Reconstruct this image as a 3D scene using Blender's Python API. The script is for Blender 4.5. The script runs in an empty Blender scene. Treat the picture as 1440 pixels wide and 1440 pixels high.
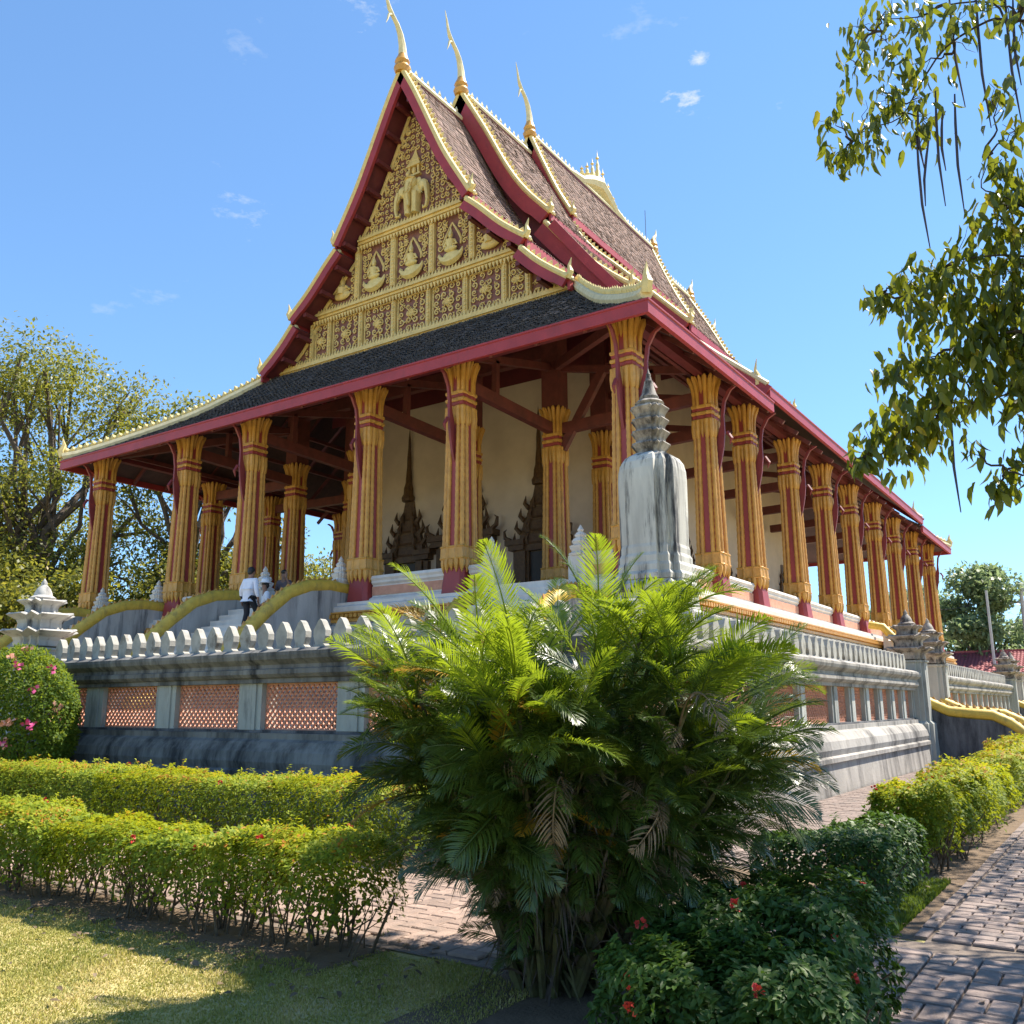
import bpy, math, random
import numpy as np
from mathutils import Vector, Matrix

# ------------------------------------------------------------------ camera, world, sun, exposure
scene = bpy.context.scene
COL = scene.collection
R = math.radians
PI = math.pi

cam_d = bpy.data.cameras.new('camera')
cam = bpy.data.objects.new('camera', cam_d)
COL.objects.link(cam)
scene.camera = cam
cam_d.sensor_fit = 'HORIZONTAL'
cam_d.sensor_width = 36.0
cam_d.lens = 36.0 * 1261.5 / 1440.0
cam_d.clip_start = 0.1
cam_d.clip_end = 3000
_fw = Vector((-0.54998746, 0.80803396, 0.21117507))
_r = Vector((0.82622145, 0.56333333, -0.00369848))
_u = Vector((0.12195045, -0.17244326, 0.97744126))
CAM = Vector((9.0508, -18.1838, 1.62))
cam.matrix_world = Matrix(((_r.x, _u.x, -_fw.x, CAM.x), (_r.y, _u.y, -_fw.y, CAM.y), (_r.z, _u.z, -_fw.z, CAM.z), (0, 0, 0, 1)))

SUN_EL = R(56.0)
SUN_AZ = R(33.0)                       # clockwise from +Y towards +X
sun_dir = Vector((math.sin(SUN_AZ) * math.cos(SUN_EL), math.cos(SUN_AZ) * math.cos(SUN_EL), math.sin(SUN_EL)))

world = bpy.data.worlds.new('World')
scene.world = world
world.use_nodes = True
wn = world.node_tree
wn.nodes.clear()
w_out = wn.nodes.new('ShaderNodeOutputWorld')
w_bg = wn.nodes.new('ShaderNodeBackground')
w_sky = wn.nodes.new('ShaderNodeTexSky')
w_sky.sky_type = 'NISHITA'
w_sky.sun_disc = False
w_sky.sun_elevation = SUN_EL
w_sky.sun_rotation = SUN_AZ
w_sky.altitude = 900
w_sky.air_density = 1.0
w_sky.dust_density = 0.0
w_sky.ozone_density = 1.6
w_bg.inputs['Strength'].default_value = 0.12
# thin wisps of cirrus, scattered over the whole sky
w_tc = wn.nodes.new('ShaderNodeTexCoord')
w_map = wn.nodes.new('ShaderNodeMapping')
w_map.inputs['Scale'].default_value = (5.0, 5.0, 11.0)
w_noise = wn.nodes.new('ShaderNodeTexNoise')
w_noise.inputs['Scale'].default_value = 1.35
w_noise.inputs['Detail'].default_value = 7
w_noise.inputs['Roughness'].default_value = 0.62
w_ramp = wn.nodes.new('ShaderNodeValToRGB')
w_ramp.color_ramp.elements[0].position = 0.665
w_ramp.color_ramp.elements[0].color = (0, 0, 0, 1)
w_ramp.color_ramp.elements[1].position = 0.86
w_ramp.color_ramp.elements[1].color = (0.6, 0.6, 0.6, 1)
w_mix = wn.nodes.new('ShaderNodeMixRGB')
w_mix.inputs['Color2'].default_value = (3.3, 3.5, 3.7, 1)
wn.links.new(w_tc.outputs['Generated'], w_map.inputs['Vector'])
wn.links.new(w_map.outputs['Vector'], w_noise.inputs['Vector'])
wn.links.new(w_noise.outputs['Fac'], w_ramp.inputs['Fac'])
wn.links.new(w_ramp.outputs['Color'], w_mix.inputs['Fac'])
w_gam = wn.nodes.new('ShaderNodeGamma')
w_gam.inputs['Gamma'].default_value = 0.78
w_tint = wn.nodes.new('ShaderNodeVectorMath')
w_tint.operation = 'MULTIPLY'
w_tint.inputs[1].default_value = (0.755, 1.05, 1.31)
wn.links.new(w_sky.outputs['Color'], w_gam.inputs['Color'])
wn.links.new(w_gam.outputs['Color'], w_tint.inputs[0])
wn.links.new(w_tint.outputs[0], w_mix.inputs['Color1'])
# three small broken clouds
w_n2 = wn.nodes.new('ShaderNodeTexNoise')
w_n2.inputs['Scale'].default_value = 30.0
w_n2.inputs['Detail'].default_value = 8
w_n2.inputs['Roughness'].default_value = 0.65
w_last = w_mix.outputs['Color']
w_m2 = wn.nodes.new('ShaderNodeMapping')
w_m2.inputs['Scale'].default_value = (1.0, 1.0, 2.4)
wn.links.new(w_tc.outputs['Generated'], w_m2.inputs['Vector'])
wn.links.new(w_m2.outputs[0], w_n2.inputs['Vector'])
for d_, r_c, amt_ in (((-0.3012, 0.7516, 0.5868), .052, .90), ((-0.5332, 0.5317, 0.662), .055, .5), ((-0.694, 0.5274, 0.4901), .060, .40), ((-.2761, .736, .6181), .024, .7), ((-.219, .7888, .5743), .020, .45), ((-.33, .745, .572), .022, .45)):
    sb_ = wn.nodes.new('ShaderNodeVectorMath'); sb_.operation = 'SUBTRACT'
    sb_.inputs[1].default_value = Vector(d_).normalized()
    wn.links.new(w_tc.outputs['Generated'], sb_.inputs[0])
    sm_ = wn.nodes.new('ShaderNodeVectorMath'); sm_.operation = 'MULTIPLY'
    sm_.inputs[1].default_value = (1.0, 1.0, 1.9)
    wn.links.new(sb_.outputs[0], sm_.inputs[0])
    ln_ = wn.nodes.new('ShaderNodeVectorMath'); ln_.operation = 'LENGTH'
    wn.links.new(sm_.outputs[0], ln_.inputs[0])
    mr_ = wn.nodes.new('ShaderNodeMapRange')
    for k_, v_ in (('From Min', 0.0), ('From Max', r_c), ('To Min', .14), ('To Max', -.22)): mr_.inputs[k_].default_value = v_
    wn.links.new(ln_.outputs['Value'], mr_.inputs['Value'])
    ad_ = wn.nodes.new('ShaderNodeMath'); ad_.operation = 'ADD'
    wn.links.new(mr_.outputs[0], ad_.inputs[0]); wn.links.new(w_n2.outputs['Fac'], ad_.inputs[1])
    rp_ = wn.nodes.new('ShaderNodeMapRange')
    for k_, v_ in (('From Min', .54), ('From Max', .74), ('To Min', 0), ('To Max', amt_)): rp_.inputs[k_].default_value = v_
    wn.links.new(ad_.outputs[0], rp_.inputs['Value'])
    mx_ = wn.nodes.new('ShaderNodeMixRGB')
    mx_.inputs['Color2'].default_value = (3.3, 3.5, 3.7, 1)
    wn.links.new(rp_.outputs[0], mx_.inputs['Fac']); wn.links.new(w_last, mx_.inputs['Color1'])
    w_last = mx_.outputs['Color']
wn.links.new(w_last, w_bg.inputs['Color'])
wn.links.new(w_bg.outputs['Background'], w_out.inputs['Surface'])

sun_d = bpy.data.lights.new('sun', 'SUN')
sun_d.energy = 4.9
sun_d.angle = R(0.53)
sun_d.color = (1.0, 0.92, 0.80)
sun = bpy.data.objects.new('sun', sun_d)
COL.objects.link(sun)
sun.rotation_euler = sun_dir.to_track_quat('Z', 'Y').to_euler()

scene.view_settings.view_transform = 'Standard'
scene.view_settings.look = 'None'
scene.view_settings.exposure = 1.25
scene.view_settings.gamma = 1.0
scene.render.engine = 'CYCLES'
scene.cycles.max_bounces = 10
scene.cycles.diffuse_bounces = 6
scene.cycles.transparent_max_bounces = 8

rng = np.random.default_rng(7)
random.seed(7)

# ------------------------------------------------------------------ materials
def _nt(name):
    m = bpy.data.materials.new(name)
    m.use_nodes = True
    nt = m.node_tree
    nt.nodes.clear()
    return m, nt

def _set(n, **kw):
    for k, v in kw.items():
        n.inputs[k].default_value = v

def c4(c):
    return (c[0], c[1], c[2], 1.0)

def mat(name, a, b=None, scale=6.0, rough=0.6, bump=0.0, bscale=40.0, metal=0.0, streak=1.0, lo=0.35, hi=0.65,
        dirt=None, dscale=1.2, dlo=0.5, dhi=0.68, dstreak=0.3, rand=0.0, rnd=None, spec=0.5, damt=1.0):
    """Two-tone painted or weathered surface; 'dirt' lays run-down stains over it."""
    m, nt = _nt(name)
    N, L = nt.nodes, nt.links
    out = N.new('ShaderNodeOutputMaterial')
    p = N.new('ShaderNodeBsdfPrincipled')
    _set(p, Roughness=rough, Metallic=metal)
    p.inputs['Specular IOR Level'].default_value = spec
    L.new(p.outputs[0], out.inputs[0])
    geo = N.new('ShaderNodeNewGeometry')
    mp = N.new('ShaderNodeMapping')
    mp.inputs['Scale'].default_value = (1, 1, streak)
    L.new(geo.outputs['Position'], mp.inputs['Vector'])
    n1 = N.new('ShaderNodeTexNoise')
    _set(n1, Scale=scale, Detail=6.0, Roughness=0.6)
    L.new(mp.outputs[0], n1.inputs['Vector'])
    rp = N.new('ShaderNodeValToRGB')
    rp.color_ramp.elements[0].position = lo
    rp.color_ramp.elements[1].position = hi
    rp.color_ramp.elements[0].color = c4(a)
    rp.color_ramp.elements[1].color = c4(b or a)
    L.new(n1.outputs['Fac'], rp.inputs['Fac'])
    col = rp.outputs['Color']
    if rand > 0 or rnd:
        if rnd:
            at = N.new('ShaderNodeAttribute')
            at.attribute_name = 'rnd'
            src = at.outputs['Fac']
        else:
            oi = N.new('ShaderNodeObjectInfo')
            src = oi.outputs['Random']
        mr = N.new('ShaderNodeMapRange')
        _set(mr, **{'From Min': 0.0, 'From Max': 1.0, 'To Min': 1 - (rand or .3), 'To Max': 1 + (rand or .3)})
        L.new(src, mr.inputs['Value'])
        mm = N.new('ShaderNodeVectorMath')
        mm.operation = 'SCALE'
        L.new(col, mm.inputs[0])
        L.new(mr.outputs[0], mm.inputs['Scale'])
        col = mm.outputs[0]
    if dirt:
        mp2 = N.new('ShaderNodeMapping')
        mp2.inputs['Scale'].default_value = (1, 1, dstreak)
        L.new(geo.outputs['Position'], mp2.inputs['Vector'])
        n2 = N.new('ShaderNodeTexNoise')
        _set(n2, Scale=dscale, Detail=9.0, Roughness=0.68)
        L.new(mp2.outputs[0], n2.inputs['Vector'])
        r2 = N.new('ShaderNodeValToRGB')
        r2.color_ramp.elements[0].position = dlo
        r2.color_ramp.elements[1].position = dhi
        r2.color_ramp.elements[1].color = (damt, damt, damt, 1)
        L.new(n2.outputs['Fac'], r2.inputs['Fac'])
        mx = N.new('ShaderNodeMixRGB')
        L.new(r2.outputs['Color'], mx.inputs['Fac'])
        L.new(col, mx.inputs['Color1'])
        mx.inputs['Color2'].default_value = c4(dirt)
        col = mx.outputs['Color']
    L.new(col, p.inputs['Base Color'])
    if bump > 0:
        nb = N.new('ShaderNodeTexNoise')
        _set(nb, Scale=bscale, Detail=5.0, Roughness=0.6)
        L.new(geo.outputs['Position'], nb.inputs['Vector'])
        bp = N.new('ShaderNodeBump')
        _set(bp, Strength=bump, Distance=0.02)
        L.new(nb.outputs['Fac'], bp.inputs['Height'])
        L.new(bp.outputs[0], p.inputs['Normal'])
    return m

def leaf_mat(name, cols, transl=0.4, rough=0.45, tint=(0.30, 0.42, 0.03), spec=0.4):
    """Leaf: colour picked per leaf from 'rnd', light passes through."""
    m, nt = _nt(name)
    N, L = nt.nodes, nt.links
    out = N.new('ShaderNodeOutputMaterial')
    p = N.new('ShaderNodeBsdfPrincipled')
    _set(p, Roughness=rough)
    p.inputs['Specular IOR Level'].default_value = spec
    at = N.new('ShaderNodeAttribute')
    at.attribute_name = 'rnd'
    rp = N.new('ShaderNodeValToRGB')
    els = rp.color_ramp.elements
    while len(els) < len(cols):
        els.new(0.5)
    for e, (pos, c) in zip(els, cols):
        e.position = pos
        e.color = c4(c)
    L.new(at.outputs['Fac'], rp.inputs['Fac'])
    L.new(rp.outputs[0], p.inputs['Base Color'])
    t = N.new('ShaderNodeBsdfTranslucent')
    mx = N.new('ShaderNodeMixRGB')
    mx.blend_type = 'MIX'
    mx.inputs['Fac'].default_value = 0.45
    L.new(rp.outputs[0], mx.inputs['Color1'])
    mx.inputs['Color2'].default_value = c4(tint)
    L.new(mx.outputs[0], t.inputs['Color'])
    ms = N.new('ShaderNodeMixShader')
    ms.inputs['Fac'].default_value = transl
    L.new(p.outputs[0], ms.inputs[1])
    L.new(t.outputs[0], ms.inputs[2])
    L.new(ms.outputs[0], out.inputs[0])
    return m

M = {}
M['red'] = mat('red_paint', (0.34, 0.036, 0.042), (0.27, 0.028, 0.034), 2.0, 0.5, 0.15, 20, dirt=(0.12, 0.03, 0.03), dlo=0.55, dhi=0.8, damt=.6)
M['bracket'] = mat('dull_crimson_paint', (0.22, 0.030, 0.036), (0.17, 0.024, 0.028), 3.0, 0.55, 0.1)
M['maroon'] = mat('maroon_paint', (0.15, 0.022, 0.028), (0.11, 0.018, 0.022), 3.0, 0.55, 0.1)
M['column_red'] = mat('column_red_paint', (0.31, 0.042, 0.037), (0.24, 0.032, 0.03), 3.0, 0.5, 0.1, streak=.3)
M['gold'] = mat('gold_paint', (0.60, 0.31, 0.058), (0.46, 0.225, 0.04), 5.0, 0.42, 0.2, 60, dirt=(0.22, 0.10, 0.03), dscale=9, dlo=.58, dhi=.8, dstreak=1, damt=.5)
M['ped_gold'] = mat('pediment_gold', (0.76, 0.55, 0.21), (0.62, 0.44, 0.155), 4.0, 0.45, 0.2, 50, dirt=(0.28, 0.16, 0.06), dscale=3, dlo=.55, dhi=.75, damt=.5)
M['pale_gold'] = mat('pale_gold_paint', (0.74, 0.58, 0.25), (0.62, 0.47, 0.18), 6.0, 0.5, 0.1)
M['cream'] = mat('cream_paint', (0.70, 0.61, 0.38), (0.56, 0.48, 0.28), 5.0, 0.6, 0.1)
M['ped_back'] = mat('pediment_ground', (0.24, 0.10, 0.075), (0.17, 0.065, 0.055), 4.0, 0.7)
M['tile'] = mat('clay_tile', (0.32, 0.205, 0.17), (0.20, 0.125, 0.105), 7.0, 0.85, 0.3, 30, dirt=(0.05, 0.035, 0.035), dscale=1.6, dlo=.52, dhi=.72, dstreak=1, damt=.75, rnd=True, rand=.45)
M['tile_dark'] = mat('shade_toned_mossy_tile', (0.075, 0.06, 0.058), (0.045, 0.04, 0.04), 5.0, 0.9, 0.4, 25, dirt=(0.22, 0.20, 0.19), dscale=2.4, dlo=.60, dhi=.70, dstreak=1, damt=.55, rnd=True, rand=.5)  # mossy skirt tile with the skirt's shade put into its base tone
M['roof_deck'] = mat('roof_underside_boards', (0.075, 0.035, 0.028), (0.05, 0.024, 0.02), 4.0, 0.7)
M['soffit'] = mat('maroon_soffit_boards', (0.15, 0.028, 0.035), (0.11, 0.02, 0.026), 4.0, 0.6)
M['timber'] = mat('dark_red_timber', (0.16, 0.035, 0.03), (0.10, 0.024, 0.022), 4.0, 0.6)
M['cella'] = mat('limewashed_wall', (0.66, 0.53, 0.43), (0.58, 0.46, 0.37), 1.2, 0.9, 0.1, 20)
M['white'] = mat('white_paint', (0.68, 0.63, 0.575), (0.56, 0.51, 0.46), 2.5, 0.7, 0.15, 25, streak=.4, dirt=(0.30, 0.29, 0.28), dlo=.56, dhi=.78, damt=.55)
M['grey_white'] = mat('mould_streaked_limewash', (0.50, 0.48, 0.44), (0.34, 0.325, 0.30), 2.2, 0.85, 0.25, 25, streak=.25, dirt=(0.07, 0.07, 0.075), dscale=3.2, dlo=.52, dhi=.68, dstreak=.10)
M['stupa'] = mat('black_streaked_limewash', (0.60, 0.585, 0.53), (0.37, 0.36, 0.33), 3.0, 0.85, 0.25, 25, streak=.15, dirt=(0.045, 0.045, 0.05), dscale=4.2, dlo=.48, dhi=.61, dstreak=.11)
M['picket'] = mat('weathered_picket_paint', (0.39, 0.375, 0.33), (0.25, 0.24, 0.21), 4.0, 0.8, 0.25, 25, dirt=(0.13, 0.11, 0.085), dscale=3.5, dlo=.55, dhi=.68, dstreak=.7)
M['wall_dark'] = mat('blackened_plaster', (0.40, 0.37, 0.33), (0.28, 0.26, 0.235), 1.6, 0.9, 0.4, 16, streak=.35, dirt=(0.06, 0.055, 0.05), dscale=1.8, dlo=.45, dhi=.66, dstreak=.22)
M['wall_black'] = mat('shade_toned_mould_plaster', (0.22, 0.212, 0.195), (0.13, 0.126, 0.118), 1.8, 0.9, 0.4, 16, streak=.25, dirt=(0.026, 0.026, 0.027), dscale=2.2, dlo=.44, dhi=.64, dstreak=.22)  # front run: mould streaks, with its shade also put into the base
M['wall_mid'] = mat('weathered_plaster_posts', (0.42, 0.425, 0.385), (0.29, 0.295, 0.27), 2.2, 0.88, 0.3, 18, streak=.3, dirt=(0.10, 0.10, 0.10), dscale=2.2, dlo=.54, dhi=.70, dstreak=.2)
M['finial_dark'] = mat('soot_stained_stone', (0.40, 0.36, 0.31), (0.24, 0.21, 0.185), 4.0, 0.9, 0.4, 22, streak=.5, dirt=(0.06, 0.05, 0.045), dscale=5, dlo=.46, dhi=.62, dstreak=.5)
M['mould'] = mat('black_mould_plaster', (0.16, 0.16, 0.165), (0.10, 0.10, 0.105), 1.6, 0.9, 0.4, 16, streak=.3, dirt=(0.03, 0.03, 0.034), dscale=2.6, dlo=.42, dhi=.62, dstreak=.2)
M['terracotta'] = mat('terracotta_lattice', (0.58, 0.29, 0.19), (0.47, 0.22, 0.14), 6.0, 0.8, 0.25, 30, dirt=(0.20, 0.10, 0.07), dscale=4, dlo=.55, dhi=.75, damt=.6)
M['floor'] = mat('terrace_tiles', (0.52, 0.42, 0.35), (0.42, 0.33, 0.27), 2.0, 0.8)
M['naga'] = mat('yellow_naga_paint', (0.70, 0.47, 0.06), (0.56, 0.36, 0.045), 5.0, 0.5, 0.4, 35, dirt=(0.22, 0.15, 0.05), dscale=5, dlo=.52, dhi=.72, damt=.7)
M['door'] = mat('dark_carved_wood', (0.13, 0.065, 0.022), (0.07, 0.032, 0.015), 9.0, 0.55, 0.5, 30)
M['dark'] = mat('door_leaf_wood', (0.030, 0.017, 0.012), (0.02, 0.012, 0.01), 5.0, 0.5)
M['bronze'] = mat('bronze', (0.04, 0.03, 0.022), (0.025, 0.02, 0.016), 6.0, 0.4, metal=.6)
M['brick'] = mat('paving_brick', (0.32, 0.225, 0.175), (0.225, 0.16, 0.125), 12.0, 0.85, 0.35, 60, rand=.22, dirt=(0.16, 0.14, 0.12), dscale=2.0, dlo=.52, dhi=.75, dstreak=1, damt=.6)
M['brick_grey'] = mat('grey_paving_brick', (0.26, 0.195, 0.165), (0.175, 0.135, 0.115), 12.0, 0.85, 0.4, 60, rand=.25, dirt=(0.12, 0.11, 0.10), dscale=2.0, dlo=.5, dhi=.72, dstreak=1, damt=.6)
M['mortar'] = mat('joint_sand', (0.20, 0.155, 0.12), (0.13, 0.10, 0.08), 20.0, 0.95, 0.3, 80)
M['lawn'] = mat('dry_lawn', (0.38, 0.33, 0.10), (0.50, 0.40, 0.20), 1.3, 0.95, 0.6, 60, dirt=(0.17, 0.19, 0.045), dscale=2.0, dlo=.45, dhi=.66, dstreak=1, damt=.75)
M['soil'] = mat('garden_soil', (0.17, 0.115, 0.07), (0.11, 0.075, 0.045), 5.0, 0.95, 0.7, 40)
M['bark'] = mat('bark', (0.13, 0.10, 0.075), (0.07, 0.052, 0.04), 9.0, 0.9, 0.6, 30)
M['stem'] = mat('hedge_stem_bark', (0.13, 0.09, 0.05), (0.06, 0.04, 0.025), 9.0, 0.9, 0.4, 50)
M['twig'] = mat('dark_twig', (0.06, 0.045, 0.035), (0.04, 0.03, 0.025), 9.0, 0.9)
M['pod'] = mat('dark_bean_pod', (0.045, 0.035, 0.05), (0.03, 0.022, 0.03), 9.0, 0.6)
M['cane'] = mat('palm_cane', (0.10, 0.10, 0.03), (0.05, 0.04, 0.02), 9.0, 0.7, 0.4, 30)
M['shirt'] = mat('white_shirt_cloth', (0.78, 0.80, 0.88), (0.70, 0.72, 0.82), 8.0, 0.9)
M['trousers'] = mat('black_trouser_cloth', (0.022, 0.022, 0.028), None, 8.0, 0.9)
M['skin'] = mat('skin', (0.30, 0.16, 0.105), (0.26, 0.135, 0.09), 8.0, 0.6)
M['hair'] = mat('black_hair', (0.012, 0.01, 0.01), None, 8.0, 0.5)
M['top_grey'] = mat('grey_brown_cloth', (0.16, 0.12, 0.12), (0.12, 0.09, 0.09), 8.0, 0.9)
M['white_cloth'] = mat('white_hat_cloth', (0.8, 0.8, 0.84), None, 8.0, 0.9)
M['red_tile'] = mat('red_roof_tile', (0.30, 0.075, 0.075), (0.23, 0.055, 0.06), 3.0, 0.8, rand=.2)
M['far_wall'] = mat('grey_render', (0.52, 0.51, 0.50), (0.44, 0.43, 0.43), 1.0, 0.9)
M['pole'] = mat('concrete_pole', (0.42, 0.43, 0.44), (0.34, 0.35, 0.36), 3.0, 0.9)
M['wire'] = mat('black_cable', (0.03, 0.03, 0.035), None, 3.0, 0.7)
M['metal'] = mat('galvanised_rod', (0.22, 0.24, 0.27), None, 3.0, 0.4, metal=.7)
M['pane'] = mat('dark_window_glass', (0.03, 0.035, 0.04), None, 3.0, 0.15)
M['flower_red'] = mat('red_petal', (0.62, 0.06, 0.03), (0.50, 0.035, 0.03), 30.0, 0.6)
M['flower_pink'] = mat('pink_bract', (0.72, 0.12, 0.26), (0.60, 0.07, 0.20), 30.0, 0.6)
M['flower_peach'] = mat('peach_bract', (0.75, 0.38, 0.24), (0.64, 0.28, 0.17), 30.0, 0.6)
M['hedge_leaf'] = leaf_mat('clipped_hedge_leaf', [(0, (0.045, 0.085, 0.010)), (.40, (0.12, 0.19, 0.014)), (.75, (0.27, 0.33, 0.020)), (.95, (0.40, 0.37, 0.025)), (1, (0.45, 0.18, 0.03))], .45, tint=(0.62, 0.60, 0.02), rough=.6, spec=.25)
M['shade_leaf'] = leaf_mat('shade_toned_glossy_leaf', [(0, (0.022, 0.05, 0.010)), (.6, (0.045, 0.095, 0.016)), (1, (0.085, 0.14, 0.022))], .25, rough=.5, tint=(0.2, 0.36, 0.03), spec=.28)  # corner hedge and bush leaf, tree shade put into the green
M['bougain_leaf'] = leaf_mat('bougainvillea_leaf', [(0, (0.05, 0.10, 0.012)), (.6, (0.13, 0.20, 0.02)), (1, (0.25, 0.29, 0.04))], .44, tint=(0.5, 0.56, 0.04), rough=.6, spec=.25)
M['tree_leaf'] = leaf_mat('tree_leaf', [(0, (0.055, 0.08, 0.016)), (.55, (0.135, 0.15, 0.024)), (.85, (0.25, 0.225, 0.03)), (1, (0.34, 0.25, 0.04))], .46, tint=(0.55, 0.52, 0.06))
M['far_leaf'] = leaf_mat('far_tree_leaf', [(0, (0.10, 0.15, 0.075)), (.6, (0.17, 0.235, 0.11)), (1, (0.24, 0.31, 0.15))], .45, tint=(0.42, 0.52, 0.2))  # distance haze put into the leaf colour as a paler green
M['over_leaf'] = leaf_mat('drooping_leaf', [(0, (0.035, 0.06, 0.010)), (.6, (0.085, 0.12, 0.014)), (.9, (0.19, 0.20, 0.018)), (1, (0.45, 0.34, 0.02))], .36, tint=(0.48, 0.50, 0.02), rough=.35)
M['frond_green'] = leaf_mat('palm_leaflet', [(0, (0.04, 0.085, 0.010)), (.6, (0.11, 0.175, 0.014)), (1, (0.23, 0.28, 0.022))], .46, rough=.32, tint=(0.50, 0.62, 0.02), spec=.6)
M['frond_dark'] = leaf_mat('shaded_palm_leaflet', [(0, (0.022, 0.045, 0.010)), (.6, (0.045, 0.080, 0.014)), (1, (0.08, 0.12, 0.02))], .28, rough=.32, tint=(0.22, 0.34, 0.02), spec=.6)  # darker copy of the leaflet: shade of the lower clump painted in
M['frond_yellow'] = leaf_mat('yellowing_palm_leaflet', [(0, (0.20, 0.17, 0.015)), (.5, (0.38, 0.24, 0.02)), (1, (0.50, 0.24, 0.025))], .45, tint=(0.75, 0.50, 0.03))
M['frond_dry'] = leaf_mat('dry_palm_leaflet', [(0, (0.08, 0.055, 0.03)), (.6, (0.155, 0.11, 0.065)), (1, (0.25, 0.185, 0.12))], .2, rough=.8, tint=(0.4, 0.3, 0.16))
M['grass'] = leaf_mat('grass_blade', [(0, (0.18, 0.21, 0.035)), (.5, (0.37, 0.34, 0.08)), (1, (0.58, 0.45, 0.20))], .35, rough=.7, tint=(0.42, 0.40, 0.08))
M['cover_leaf'] = leaf_mat('ground_cover_leaf', [(0, (0.05, 0.085, 0.012)), (1, (0.14, 0.19, 0.02))], .35)

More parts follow.
